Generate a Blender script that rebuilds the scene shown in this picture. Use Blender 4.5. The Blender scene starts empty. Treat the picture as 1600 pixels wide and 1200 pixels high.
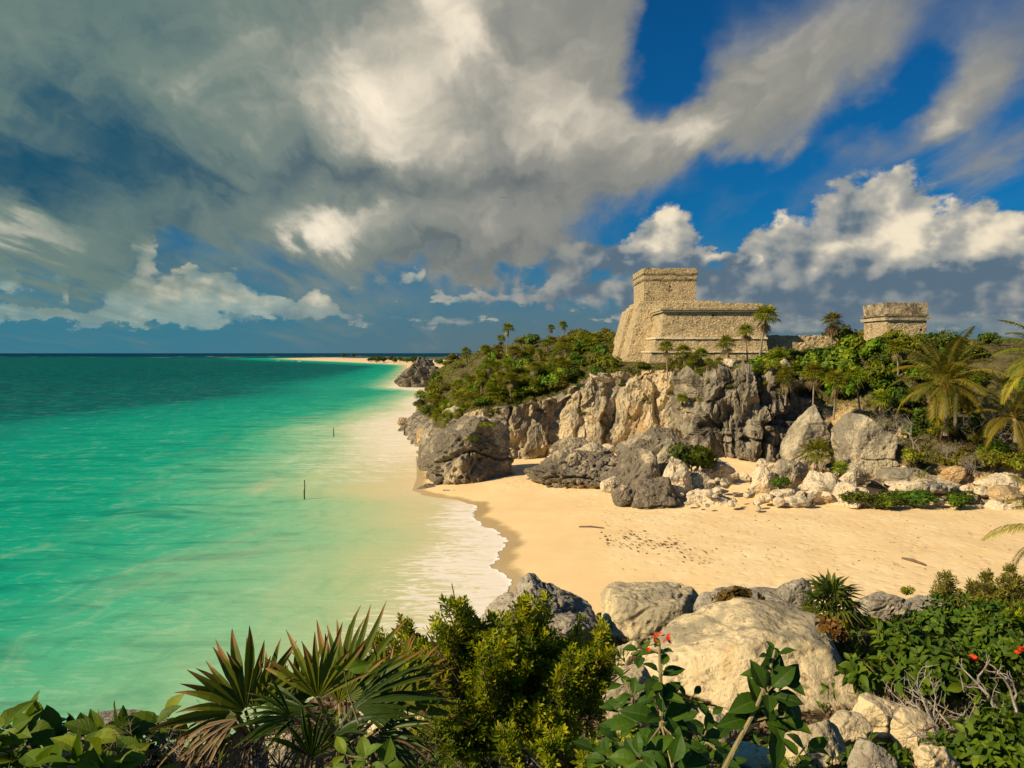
import bpy, bmesh, math, random
import numpy as np
from mathutils import Vector, Matrix

# ------------------------------------------------------------------ camera, sky, sun, exposure
SC = bpy.context.scene
COL = SC.collection
CAM_Z = 14.0
F = 1300.0                      # focal length in pixels of the 1600 px wide photograph
PITCH = math.atan(49.0 / F)     # looking slightly down
cam_d = bpy.data.cameras.new('camera')
cam_d.sensor_width = 36.0
cam_d.lens = 36.0 * F / 1600.0
cam_d.clip_start = 0.1
cam_d.clip_end = 120000.0
cam = bpy.data.objects.new('camera', cam_d)
COL.objects.link(cam)
cam.location = (0, 0, CAM_Z)
cam.rotation_euler = (math.pi / 2 - PITCH, 0, 0)
SC.camera = cam

SUN_EL, SUN_AZ = math.radians(33), math.radians(243)      # azimuth clockwise from +Y
sun_dir = Vector((math.sin(SUN_AZ) * math.cos(SUN_EL), math.cos(SUN_AZ) * math.cos(SUN_EL), math.sin(SUN_EL)))
sl = bpy.data.lights.new('sun', 'SUN')
sl.energy = 5.0
sl.angle = math.radians(0.5)
sl.color = (1.0, 0.81, 0.54)
so = bpy.data.objects.new('sun', sl)
COL.objects.link(so)
so.rotation_euler = sun_dir.to_track_quat('Z', 'Y').to_euler()

SC.view_settings.view_transform = 'Standard'
SC.view_settings.look = 'None'
SC.view_settings.exposure = 0.30
SC.view_settings.gamma = 1.0
SC.cycles.max_bounces = 6
SC.cycles.diffuse_bounces = 3
SC.cycles.transparent_max_bounces = 8


def ray(px, py):
    dx, dy = (px - 800.0) / F, (600.0 - py) / F
    c, s = math.cos(PITCH), math.sin(PITCH)
    return Vector((dx, c + s * dy, -s + c * dy))


def at(px, py, Y):
    """point of the photograph's ray at distance Y in front of the camera"""
    d = ray(px, py)
    return Vector((0, 0, CAM_Z)) + d * (Y / d.y)


# ------------------------------------------------------------------ node helper
class N:
    """a socket with arithmetic"""
    nt = None

    def __init__(self, s):
        self.s = s

    @staticmethod
    def put(inp, v):
        if isinstance(v, N):
            N.nt.links.new(v.s, inp)
        elif isinstance(v, (tuple, list, Vector)):
            v = tuple(v)
            try:
                inp.default_value = v
            except Exception:
                inp.default_value = v + (1.0,) if len(v) == 3 else v[:3]
        else:
            try:
                inp.default_value = v
            except Exception:
                inp.default_value = (v, v, v)

    def m(self, op, b=None, c=None, clamp=False):
        n = N.nt.nodes.new('ShaderNodeMath')
        n.operation = op
        n.use_clamp = clamp
        N.put(n.inputs[0], self)
        if b is not None:
            N.put(n.inputs[1], b)
        if c is not None:
            N.put(n.inputs[2], c)
        return N(n.outputs[0])

    def __add__(self, o): return self.m('ADD', o)
    __radd__ = __add__
    def __sub__(self, o): return self.m('SUBTRACT', o)
    def __rsub__(self, o): return (self * -1.0) + o
    def __mul__(self, o): return self.m('MULTIPLY', o)
    __rmul__ = __mul__
    def __truediv__(self, o): return self.m('DIVIDE', o)
    def clamp(self): return self.m('ADD', 0.0, clamp=True)


def nd(kind, ins=None, out=0, **props):
    n = N.nt.nodes.new('ShaderNode' + kind)
    for k, v in props.items():
        setattr(n, k, v)
    for k, v in (ins or {}).items():
        N.put(n.inputs[k], v)
    return N(n.outputs[out])


def vmath(op, a, b=None, out=0):
    n = N.nt.nodes.new('ShaderNodeVectorMath')
    n.operation = op
    N.put(n.inputs[0], a)
    if b is not None:
        if op == 'SCALE':
            N.put(n.inputs['Scale'], b)
        else:
            N.put(n.inputs[1], b)
    return N(n.outputs['Value' if op in ('DOT_PRODUCT', 'LENGTH') else 'Vector'])


def mapping(v, scale=(1, 1, 1), rot=(0, 0, 0), loc=(0, 0, 0), kind='POINT'):
    return nd('Mapping', {'Vector': v, 'Location': loc, 'Rotation': rot, 'Scale': scale}, vector_type=kind)


def noise(v, scale=1.0, detail=4.0, rough=0.55, dist=0.0, color=False, lac=2.0):
    return nd('TexNoise', {'Vector': v, 'Scale': scale, 'Detail': detail, 'Roughness': rough, 'Distortion': dist, 'Lacunarity': lac}, out=1 if color else 0)


def voro(v, scale=1.0, feature='F1', rnd=1.0, out=0):
    return nd('TexVoronoi', {'Vector': v, 'Scale': scale, 'Randomness': rnd}, out=out, feature=feature)


def sstep(x, a, b, lo=0.0, hi=1.0):
    return nd('MapRange', {'Value': x, 'From Min': a, 'From Max': b, 'To Min': lo, 'To Max': hi}, interpolation_type='SMOOTHSTEP', clamp=True)


def lstep(x, a, b, lo=0.0, hi=1.0):
    return nd('MapRange', {'Value': x, 'From Min': a, 'From Max': b, 'To Min': lo, 'To Max': hi}, clamp=True)


def mixc(f, a, b, mode='MIX'):
    n = N.nt.nodes.new('ShaderNodeMix')
    n.data_type = 'RGBA'
    n.blend_type = mode
    N.put(n.inputs[0], f)
    N.put(n.inputs[6], a)
    N.put(n.inputs[7], b)
    return N(n.outputs[2])


def ramp(f, stops, interp='LINEAR'):
    n = N.nt.nodes.new('ShaderNodeValToRGB')
    n.color_ramp.interpolation = interp
    e = n.color_ramp.elements
    while len(e) > 1:
        e.remove(e[0])
    e[0].position, e[0].color = stops[0][0], tuple(stops[0][1]) + (1.0,)
    for p, c in stops[1:]:
        k = e.new(p)
        k.color = tuple(c) + (1.0,)
    N.put(n.inputs[0], f)
    return N(n.outputs[0])


def attr(name, out=2):
    n = N.nt.nodes.new('ShaderNodeAttribute')
    n.attribute_name = name
    return N(n.outputs[out])


def objpos():
    return nd('NewGeometry', out=0)      # world position


def texobj():
    return nd('TexCoord', out=3)


def bump(h, strength=0.5, dist=0.1, normal=None):
    ins = {'Strength': strength, 'Distance': dist, 'Height': h}
    if normal is not None:
        ins['Normal'] = normal
    return nd('Bump', ins)
# ------------------------------------------------------------------ world: Nishita sky behind long-exposure clouds
W = bpy.data.worlds.new('World')
SC.world = W
W.use_nodes = True
W.cycles.sampling_method = 'NONE'


def build_sky():
    nt = W.node_tree
    nt.nodes.clear()
    N.nt = nt
    STR = 0.1
    out = nt.nodes.new('ShaderNodeOutputWorld')
    bg = nt.nodes.new('ShaderNodeBackground')
    bg.inputs['Strength'].default_value = STR
    nt.links.new(bg.outputs[0], out.inputs[0])
    sky = nt.nodes.new('ShaderNodeTexSky')
    sky.sky_type = 'NISHITA'
    sky.sun_disc = False
    sky.sun_elevation = SUN_EL
    sky.sun_rotation = SUN_AZ
    D = N(nt.nodes.new('ShaderNodeTexCoord').outputs['Generated'])
    D = vmath('NORMALIZE', D)
    sp = nt.nodes.new('ShaderNodeSeparateXYZ')
    N.put(sp.inputs[0], D)
    x, y, z = N(sp.outputs[0]), N(sp.outputs[1]), N(sp.outputs[2])
    K = 180 / math.pi
    az = x.m('ARCTAN2', y) * K
    el = z.m('ARCSINE') * K
    P = nd('CombineXYZ', {0: az, 1: el, 2: 0.0})

    def deg(px, py):
        d = ray(px, py).normalized()
        return math.degrees(math.atan2(d.x, d.y)), math.degrees(math.asin(d.z))

    PXD = 1.0 / 24.0      # degrees in one photo pixel, about

    def blobs(p, lst, base=0.0):
        acc = None
        for (bx, by, rx, ry, rot, w) in lst:
            cx, cy = deg(bx, by)
            q = p
            if acc is not None:         # chained, so the renderer evaluates one blob after the other
                q = vmath('ADD', p, nd('CombineXYZ', {0: acc * 1e-5, 1: 0.0, 2: 0.0}))
            m = mapping(q, (rx * PXD, ry * PXD, 1.0), (0, 0, math.radians(rot)), (cx, cy, 0), 'TEXTURE')
            r2 = vmath('DOT_PRODUCT', m, m)
            e = N.nt.nodes.new('ShaderNodeMath')
            e.operation = 'POWER'
            e.inputs[0].default_value = 0.3679
            N.put(e.inputs[1], r2)
            e = N(e.outputs[0])
            acc = e.m('MULTIPLY_ADD', w, base if acc is None else acc)
        return acc

    # ---- deck coordinates: a flat cloud sheet overhead, stretched along the wind
    zc = z.m('MAXIMUM', 0.0) + 0.10
    Q = nd('CombineXYZ', {0: x / zc, 1: y / zc, 2: 0.0})
    wind = math.radians(-14)                                    # wind blows from this azimuth toward the camera
    Qs = mapping(Q, (1.0, 0.27, 1.0), (0, 0, wind))
    st1 = noise(Qs, 1.5, 3.0, 0.5, 0.25)
    st2 = noise(mapping(Qs, (1, 0.7, 1), loc=(7.3, 2.1, 0)), 3.6, 5.0, 0.55, 0.3)
    # ---- warped angular coordinates
    w1 = noise(P, 0.11, 4.0, 0.5, 0, True)
    w1 = vmath('SUBTRACT', w1, (0.5, 0.5, 0.5))
    w2 = noise(mapping(P, (1, 1.35, 1)), 0.55, 6.0, 0.58, 0, True)
    w2 = vmath('SUBTRACT', w2, (0.5, 0.5, 0.5))
    Pu = vmath('ADD', P, vmath('MULTIPLY', w1, (9.0, 5.0, 0)))
    # direction of streaks: shift along the radial from the wind's vanishing point
    Pu = vmath('ADD', Pu, vmath('MULTIPLY', nd('CombineXYZ', {0: st2 - 0.5, 1: st2 - 0.5, 2: 0.0}), (5.0, 6.0, 0)))
    Pu = vmath('ADD', Pu, vmath('MULTIPLY', w2, (2.0, 1.6, 0)))
    Pc = vmath('ADD', P, vmath('MULTIPLY', w2, (3.8, 2.8, 0)))
    Pc = vmath('ADD', Pc, vmath('MULTIPLY', w1, (2.0, 1.2, 0)))

    # ---- upper deck
    bil = noise(mapping(Pu, (1, 1.25, 1)), 0.17, 3.5, 0.5, 0.2)
    up = blobs(Pu, [
        (60, 120, 480, 240, 0, 1.9), (480, 110, 360, 240, 0, 1.3), (760, 120, 210, 210, 0, 1.1),
        (860, 40, 120, 190, 0, 0.8), (250, 265, 420, 66, 0, 0.9), (700, 262, 330, 75, 0, 0.95), (940, 232, 170, 42, 12, 0.8),
        (1160, 130, 140, 75, 42, 0.80), (1300, 70, 150, 55, 42, 0.50), (1080, 195, 110, 40, 25, 0.55), (1260, 200, 120, 50, 32, 0.60),
        (1480, 185, 190, 46, 27, 0.75), (1560, 60, 140, 55, 27, 0.55), (1570, 245, 90, 40, 20, 0.60), (1400, 40, 110, 36, 35, 0.40),
        (640, 360, 190, 44, -3, 1.0), (790, 385, 120, 28, 0, 0.6), (40, 345, 100, 42, 0, 0.9), (190, 318, 170, 26, 0, 0.45),
        (1050, 80, 62, 100, 0, -0.75), (985, 165, 36, 50, 0, -0.45), (1190, 262, 130, 26, 8, -0.45), (1410, 140, 100, 26, 27, -0.40), (260, 378, 190, 26, 0, -0.50), (430, 345, 40, 40, 0, -0.3)])
    gen = sstep(y, 0.70, 0.30)                                  # outside the view the deck fills in by itself
    dens_u = up + (st1 - 0.5) * 0.75 + (st2 - 0.5) * 0.45 + (bil - 0.5) * 0.55 + gen * 0.25
    a_u = sstep(dens_u, 0.12, 0.95)
    lit = blobs(Pu, [
        (620, 40, 150, 90, 50, 0.34), (705, 30, 40, 90, 10, 0.50), (640, 130, 130, 90, 20, 0.20), (330, 60, 140, 80, 45, 0.20), (345, 150, 120, 80, 0, 0.22),
        (520, 170, 120, 110, 0, 0.30), (760, 180, 190, 90, 0, 0.20), (880, 180, 100, 70, 20, 0.38), (860, 60, 100, 90, 0, 0.14), (640, 235, 190, 40, 0, 0.16),
        (525, 360, 80, 34, 0, 0.72), (700, 350, 150, 28, 0, 0.20), (30, 345, 75, 32, 0, 0.50), (20, 70, 130, 130, 0, 0.20),
        (1130, 165, 140, 60, 35, 0.26), (1060, 215, 70, 30, 20, 0.28), (1440, 195, 130, 32, 25, 0.30), (1240, 100, 140, 60, 40, 0.16), (1550, 60, 120, 60, 20, 0.12),
        (90, 235, 230, 85, 0, -0.44), (150, 110, 130, 100, 30, -0.26), (20, 70, 60, 60, 0, 0.10), (330, 282, 320, 30, 0, -0.20), (760, 296, 300, 26, 0, -0.26), (560, 285, 120, 20, 0, -0.12), (760, 400, 150, 22, 0, -0.26)], 0.20)
    bil2 = noise(mapping(Pu, (1, 1.3, 1), loc=(3, 1, 0)), 0.48, 3.0, 0.5, 0.2)
    lit = lit + (st2 - 0.5) * 0.50 + (st1 - 0.5) * 0.35 + (bil - 0.5) * 0.85 + (bil2 - 0.5) * 0.35
    lit = (lit - 0.30) * 1.4 + 0.33
    lit = lit * sstep(a_u, 0.0, 0.8, 0.8, 1.0)

    def c(r, g, b):
        return (r / STR, g / STR, b / STR)
    left = sstep(az, 4.0, -26.0)
    dark = mixc(left, c(0.085, 0.105, 0.11), c(0.010, 0.068, 0.115))
    midc = mixc(left, c(0.24, 0.235, 0.205), c(0.13, 0.19, 0.165))
    f1 = sstep(lit + (bil2 - 0.5) * 0.5, -0.85, 0.48)
    f2 = sstep(lit, 0.34, 1.62)
    col_u = mixc(f2, mixc(f1, dark, midc), c(0.86, 0.745, 0.575))

    # ---- low cumulus near the horizon
    cu = blobs(Pc, [
        (270, 462, 95, 30, 0, 1.0), (345, 450, 50, 34, 0, 0.8), (222, 402, 22, 44, 0, 1.0), (288, 420, 16, 8, 0, 0.7), (440, 480, 70, 18, 0, 0.8), (495, 475, 26, 24, 0, 0.8), (560, 498, 60, 10, 0, 0.6),
        (95, 440, 12, 30, 0, 0.6), (60, 490, 110, 13, 0, 0.7), (20, 430, 40, 34, 0, 0.6), (200, 497, 210, 13, 0, 0.6),
        (600, 430, 22, 16, 0, 0.7), (655, 428, 18, 16, 0, 0.8), (740, 460, 70, 15, 0, 0.75), (830, 462, 50, 13, 0, 0.6), (880, 438, 24, 16, 0, 0.7), (690, 505, 70, 12, 0, 0.5),
        (910, 388, 70, 26, 0, 0.8), (1045, 362, 40, 42, 0, 1.1), (1010, 395, 46, 22, 0, 0.8), (1110, 393, 22, 10, 0, 0.75), (1172, 407, 22, 20, 0, 0.9), (970, 408, 170, 18, 0, 0.6),
        (1215, 368, 50, 34, 0, 1.0), (1312, 322, 46, 44, 0, 0.85), (1395, 300, 50, 40, 30, 0.85), (1425, 360, 56, 50, 0, 1.0), (1330, 405, 170, 30, 0, 1.0), (1560, 362, 60, 38, 0, 1.1), (1500, 412, 140, 28, 0, 1.0),
        (1250, 445, 240, 30, 0, 0.8), (1500, 460, 260, 36, 0, 0.8), (1000, 455, 170, 26, 0, 0.6), (1250, 500, 360, 30, 0, 0.8)])
    fb = noise(mapping(P, (1, 1.2, 1)), 0.40, 7.0, 0.54, 0.15)
    fs = noise(mapping(P, (0.28, 1.7, 1), loc=(4, 2, 0)), 0.55, 5.0, 0.52, 0.3)
    lowb = sstep(el, 4.4, 1.8)
    fb = fb * (1.0 - lowb * 0.72) + fs * (lowb * 0.72)
    fq = noise(mapping(P, (1, 1.2, 1)), 0.36, 3.0, 0.45, 0.15)
    fq2 = noise(mapping(P, (1, 1.2, 1), loc=(0.55, -0.60, 0)), 0.36, 3.0, 0.45, 0.15)
    puff = noise(mapping(P, (0.55, 1.1, 1), loc=(2, 5, 0)), 0.75, 5.0, 0.55, 0.2)
    cu = cu + sstep(puff, 0.52, 0.72) * sstep(el, 0.6, 1.6) * sstep(el, 7.0, 4.0) * 0.75
    dens_c = cu + (fb - 0.5) * 1.35
    a_c = sstep(dens_c, 0.40, 0.72)
    relief = (fq - fq2) * 1.9 * (1.0 - lowb * 0.75)
    base_l = blobs(Pc, [
        (300, 448, 110, 26, 0, 0.42), (222, 395, 26, 44, 0, 0.48), (495, 468, 28, 20, 0, 0.40), (288, 420, 18, 10, 0, 0.5), (740, 456, 60, 12, 0, 0.28), (655, 424, 18, 14, 0, 0.3),
        (1045, 352, 44, 44, 0, 0.52), (1000, 384, 40, 16, 0, 0.36), (1172, 402, 22, 18, 0, 0.6), (1110, 392, 20, 9, 0, 0.5), (1215, 352, 54, 26, 0, 0.50), (1305, 306, 50, 36, 0, 0.28), (1390, 290, 50, 34, 30, 0.34),
        (1430, 345, 56, 44, 0, 0.52), (1340, 385, 130, 20, 0, 0.30), (1560, 348, 64, 32, 0, 0.52), (1490, 402, 100, 18, 0, 0.36),
        (930, 408, 100, 16, 0, -0.22), (1090, 420, 100, 18, 0, -0.26), (1500, 455, 200, 26, 0, -0.16), (1480, 372, 24, 20, 0, -0.35), (1120, 445, 240, 34, 0, -0.10), (1450, 475, 260, 40, 0, -0.10), (1330, 340, 30, 30, 0, -0.12)], 0.20)
    lc = base_l + relief + (fb - 0.5) * 0.75 + left * 0.10 + sstep(puff, 0.50, 0.75) * lowb * 0.35
    lowd = mixc(left, c(0.085, 0.13, 0.175), c(0.05, 0.17, 0.23))
    col_c = mixc(sstep(lc, 0.40, 1.05), mixc(sstep(lc, -0.05, 0.48), lowd, mixc(left, c(0.30, 0.30, 0.275), c(0.25, 0.34, 0.31))), c(0.76, 0.655, 0.48))

    # ---- clear sky: the Nishita gradient with a polarised, saturated tint
    skyc = mixc(1.0, N(sky.outputs[0]), (0.018, 0.27, 0.52), 'MULTIPLY')
    hz = sstep(el, 9.0, -1.0)
    skyc = mixc(hz * 0.85, skyc, mixc(left, c(0.110, 0.155, 0.180), c(0.045, 0.175, 0.245)))
    res = mixc(a_c * sstep(el, 0.2, 2.4, 0.25, 0.97), skyc, col_c)
    res = mixc(a_u * 0.96, res, col_u)
    N.put(bg.inputs['Color'], res)


build_sky()
# ------------------------------------------------------------------ helpers: noise, meshes, things
def _h(ix, iy, iz, seed):
    h = (ix.astype(np.uint32) * np.uint32(374761393)) ^ (iy.astype(np.uint32) * np.uint32(668265263)) ^ (iz.astype(np.uint32) * np.uint32(2246822519))
    h = h + np.uint32((seed * 3266489917) & 0xffffffff)
    h = (h ^ (h >> np.uint32(15))) * np.uint32(2246822519)
    h = (h ^ (h >> np.uint32(13))) * np.uint32(3266489917)
    return h ^ (h >> np.uint32(16))


def perlin(P, seed=0):
    P = np.asarray(P, float)
    I = np.floor(P).astype(np.int64)
    fr = P - I
    u = fr * fr * fr * (fr * (fr * 6 - 15) + 10)
    res = 0
    for dx in (0, 1):
        for dy in (0, 1):
            for dz in (0, 1):
                h = _h(I[:, 0] + dx, I[:, 1] + dy, I[:, 2] + dz, seed)
                g0 = (h & np.uint32(1023)) / 511.5 - 1
                g1 = ((h >> np.uint32(10)) & np.uint32(1023)) / 511.5 - 1
                g2 = ((h >> np.uint32(20)) & np.uint32(1023)) / 511.5 - 1
                d = g0 * (fr[:, 0] - dx) + g1 * (fr[:, 1] - dy) + g2 * (fr[:, 2] - dz)
                w = (u[:, 0] if dx else 1 - u[:, 0]) * (u[:, 1] if dy else 1 - u[:, 1]) * (u[:, 2] if dz else 1 - u[:, 2])
                res = res + w * d
    return res * 1.1


def fbm(P, octv=4, seed=0, gain=0.5, ridged=False):
    P = np.asarray(P, float)
    a, s, t = 1.0, 0.0, 0.0
    for o in range(octv):
        n = perlin(P * (2.03 ** o) + 17.3 * o, seed + o)
        if ridged:
            n = 1 - 2 * np.abs(n)
        s = s + a * n
        t += a
        a *= gain
    return s / t


def worley(P, seed=0):
    """F1 and F2 distances"""
    P = np.asarray(P, float)
    I = np.floor(P).astype(np.int64)
    f1 = np.full(len(P), 9.0)
    f2 = np.full(len(P), 9.0)
    for dx in (-1, 0, 1):
        for dy in (-1, 0, 1):
            for dz in (-1, 0, 1):
                c = I + np.array([dx, dy, dz])
                h = _h(c[:, 0], c[:, 1], c[:, 2], seed)
                q = c + np.stack([(h & np.uint32(1023)) / 1023., ((h >> np.uint32(10)) & np.uint32(1023)) / 1023., ((h >> np.uint32(20)) & np.uint32(1023)) / 1023.], 1)
                d = np.sqrt(((P - q) ** 2).sum(1))
                f2 = np.minimum(f2, np.maximum(f1, d))
                f1 = np.minimum(f1, d)
    return f1, f2


def cellval(P, seed=0):
    """random value of the nearest Worley cell: sharp-edged blocks"""
    P = np.asarray(P, float)
    I = np.floor(P).astype(np.int64)
    best = np.full(len(P), 9.0)
    val = np.zeros(len(P))
    for dx in (-1, 0, 1):
        for dy in (-1, 0, 1):
            for dz in (-1, 0, 1):
                c = I + np.array([dx, dy, dz])
                h = _h(c[:, 0], c[:, 1], c[:, 2], seed)
                q = c + np.stack([(h & np.uint32(1023)) / 1023., ((h >> np.uint32(10)) & np.uint32(1023)) / 1023., ((h >> np.uint32(20)) & np.uint32(1023)) / 1023.], 1)
                d = ((P - q) ** 2).sum(1)
                k = d < best
                best = np.where(k, d, best)
                # each block also leans a little
                v = ((h >> np.uint32(7)) & np.uint32(255)) / 255. + (P[:, 2] - q[:, 2]) * (((h >> np.uint32(3)) & np.uint32(255)) / 255. - 0.5) * 0.9 + (P[:, 0] - q[:, 0]) * (((h >> np.uint32(15)) & np.uint32(255)) / 255. - 0.5) * 0.9
                val = np.where(k, v, val)
    return val


def smooth(x, a, b):
    t = np.clip((np.asarray(x, float) - a) / (b - a), 0, 1)
    return t * t * (3 - 2 * t)


class MB:
    """mesh builder: quads and triangles, one uv and one random value per vertex"""

    def __init__(self):
        self.v, self.f3, self.f4, self.uv, self.rn = [], [], [], [], []
        self.n = 0

    def add(self, V, F, uv=None, rnd=0.0):
        V = np.asarray(V, float).reshape(-1, 3)
        F = np.asarray(F, np.int64)
        if F.ndim == 1:
            F = F.reshape(1, -1)
        k = len(V)
        self.v.append(V)
        if len(F):
            (self.f4 if F.shape[1] == 4 else self.f3).append(F + self.n)
        self.uv.append(np.zeros((k, 2)) if uv is None else np.asarray(uv, float))
        self.rn.append(np.full(k, rnd) if np.isscalar(rnd) else np.asarray(rnd, float))
        self.n += k
        return self

    def tube(self, pts, radii, sides=6, rnd=0.5, cap=True):
        pts = [Vector(p) for p in pts]
        n = len(pts)
        V, uv = [], []
        ref = None
        for i, p in enumerate(pts):
            t = (pts[min(i + 1, n - 1)] - pts[max(i - 1, 0)]).normalized()
            if ref is None:
                ref = t.orthogonal().normalized()
            a = (ref - t * ref.dot(t)).normalized()
            ref = a
            b = t.cross(a)
            r = radii[i] if not np.isscalar(radii) else radii
            for k in range(sides):
                an = 2 * math.pi * k / sides
                V.append(p + (a * math.cos(an) + b * math.sin(an)) * r)
                uv.append((k / sides, i / max(n - 1, 1)))
        Fq = [(i * sides + k, i * sides + (k + 1) % sides, (i + 1) * sides + (k + 1) % sides, (i + 1) * sides + k) for i in range(n - 1) for k in range(sides)]
        self.add([tuple(v) for v in V], Fq, uv, rnd)
        if cap:
            m = len(V)
            base = self.n - m
            self.f3.append(np.array([(base + m - sides, base + m - sides + k, base + m - sides + k + 1) for k in range(1, sides - 1)]))
        return self

    def build(self, name, mat, parent=None, smooth_=False):
        V = np.concatenate(self.v) if self.v else np.zeros((0, 3))
        me = bpy.data.meshes.new(name)
        f3 = np.concatenate(self.f3) if self.f3 else np.zeros((0, 3), int)
        f4 = np.concatenate(self.f4) if self.f4 else np.zeros((0, 4), int)
        me.vertices.add(len(V))
        me.vertices.foreach_set('co', V.ravel())
        li = np.concatenate([f3.ravel(), f4.ravel()]).astype(np.int32)
        me.loops.add(len(li))
        me.loops.foreach_set('vertex_index', li)
        me.polygons.add(len(f3) + len(f4))
        st = np.concatenate([np.arange(len(f3)) * 3, len(f3) * 3 + np.arange(len(f4)) * 4]).astype(np.int32)
        me.polygons.foreach_set('loop_start', st)
        me.polygons.foreach_set('use_smooth', np.full(len(st), smooth_))
        uv = np.concatenate(self.uv)
        ul = me.uv_layers.new(name='UVMap')
        ul.data.foreach_set('uv', uv[li].ravel())
        at_ = me.attributes.new('rnd', 'FLOAT', 'POINT')
        at_.data.foreach_set('value', np.concatenate(self.rn))
        me.update()
        me.validate()
        return link(name, me, mat, parent)


def link(name, me, mat, parent=None):
    o = bpy.data.objects.new(name, me)
    if mat is not None:
        me.materials.append(mat)
    COL.objects.link(o)
    if parent is not None:
        o.parent = parent
    return o


def tag(o, label=None, cat=None, group=None, kind=None):
    if label:
        o['label'] = label
    if cat:
        o['category'] = cat
    if group:
        o['group'] = group
    if kind:
        o['kind'] = kind
    return o


def empty(name, loc, label, cat, group=None, rz=0.0):
    o = bpy.data.objects.new(name, None)
    COL.objects.link(o)
    o.location = loc
    o.rotation_euler = (0, 0, rz)
    return tag(o, label, cat, group)


def children(o):
    return [c for c in KIDS.get(o.name, [])]


KIDS = {}


def kids(root, *ch):
    KIDS[root.name] = list(ch)
    return root


def copy_thing(root, loc, rz=0.0, s=1.0, label=None, cat=None, group=None, tilt=(0, 0)):
    r = root.copy()
    COL.objects.link(r)
    r.location = loc
    r.rotation_euler = (tilt[0], tilt[1], rz)
    r.scale = (s, s, s) if np.isscalar(s) else s
    tag(r, label, cat, group)
    for ch in KIDS.get(root.name, []):
        c = ch.copy()
        COL.objects.link(c)
        c.parent = r
    return r


def unit(v):
    v = np.asarray(v, float)
    return v / np.maximum(np.linalg.norm(v, axis=-1, keepdims=True), 1e-9)


# ------------------------------------------------------------------ materials
def material(name, fn):
    m = bpy.data.materials.new(name)
    m.use_nodes = True
    nt = m.node_tree
    nt.nodes.clear()
    N.nt = nt
    out = nt.nodes.new('ShaderNodeOutputMaterial')
    N.put(out.inputs[0], fn())
    return m


def principled(col, rough=0.8, normal=None, spec=0.3, **kw):
    ins = {'Base Color': col, 'Roughness': rough, 'Specular IOR Level': spec}
    if normal is not None:
        ins['Normal'] = normal
    ins.update(kw)
    return nd('BsdfPrincipled', ins)


def rock_shader(cream, grey, dark, ochre, sc=1.0, grey_amt=0.5, ochre_amt=0.3, bstr=0.7, moss=0.0, vertical=False):
    def fn():
        p = objpos()
        pv = mapping(p, (1, 1, 0.35 if vertical else 0.9))
        big = noise(pv, 0.35 * sc, 5, 0.6)
        mid = noise(pv, 1.6 * sc, 6, 0.65)
        fine = noise(p, 7.0 * sc, 6, 0.68)
        nrm = nd('NewGeometry', out=1)
        nz = N(N.nt.nodes.new('ShaderNodeSeparateXYZ').outputs[2])
        N.put(nz.s.node.inputs[0], nrm)
        c = mixc(sstep(big + (mid - 0.5) * 0.6, 0.62 - grey_amt * 0.35, 0.78 - grey_amt * 0.35), cream, grey)
        oc = sstep(noise(mapping(pv, loc=(31, 7, 3)), 0.5 * sc, 5, 0.6) + (mid - 0.5) * 0.5, 0.66 - ochre_amt * 0.25, 0.82 - ochre_amt * 0.25)
        c = mixc(oc * 0.8, c, ochre)
        pit = sstep(fine + (mid - 0.5) * 0.7, 0.46, 0.30)
        c = mixc(pit * 0.75, c, dark)
        v = voro(p, 3.2 * sc, 'F1')
        if moss > 0:
            c = mixc(sstep(nz + (mid - 0.5) * 1.5, 0.55, 0.95) * moss, c, (0.05, 0.065, 0.018))
        h = fine * 0.5 + mid * 0.9 + v * 0.35
        return principled(c, 0.92, bump(h, bstr, 0.22 / sc), 0.15)
    return fn


def leaf_shader(cols, tip=None, trans=0.25, rough=0.5, vein=False, spec=0.2, objvar=0.25):
    def fn():
        r = attr('rnd')
        ob = nd('ObjectInfo', out=5)
        k = len(cols)
        c = ramp(r, [(i / (k - 1), cols[i]) for i in range(k)])
        uvs = N.nt.nodes.new('ShaderNodeSeparateXYZ')
        N.put(uvs.inputs[0], nd('TexCoord', out=2))
        u, v = N(uvs.outputs[0]), N(uvs.outputs[1])
        hsv = nd('HueSaturation', {'Hue': lstep(ob, 0, 1, 0.5 - 0.03 * objvar / 0.25, 0.5 + 0.03 * objvar / 0.25), 'Saturation': 1.0, 'Value': lstep(ob, 0, 1, 1 - objvar, 1 + objvar), 'Color': c})
        c = hsv
        nrm = None
        if tip is not None:
            start = lstep(r, 0, 1, 1.05, 0.62)
            n1 = noise(objpos(), 9.0, 3)
            f = sstep(v - start + (n1 - 0.5) * 0.25, -0.05, 0.16)
            c = mixc(f, c, tip)
            c = mixc(sstep(v - start + (n1 - 0.5) * 0.25, 0.14, 0.34), c, (tip[0] * 0.45, tip[1] * 0.4, tip[2] * 0.4))
        if vein:
            mid = sstep((u - 0.5).m('ABSOLUTE'), 0.045, 0.01)
            side = (v * 9.0 + (u - 0.5).m('ABSOLUTE') * -5.0).m('FRACT')
            sv = sstep((side - 0.5).m('ABSOLUTE'), 0.40, 0.49)
            c = mixc((mid + sv * 0.45).clamp() * 0.38, c, (0.16, 0.22, 0.05))
            nrm = bump(sv * -1.0 + noise(objpos(), 30.0, 3) * 0.5, 0.35, 0.004)
        b = principled(c, rough, nrm, spec)
        if trans <= 0:
            return b
        t = nd('BsdfTranslucent', {'Color': mixc(1.0, c, (1.3, 1.35, 0.55), 'MULTIPLY')})
        return nd('MixShader', {0: trans, 1: b, 2: t})
    return fn


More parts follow.
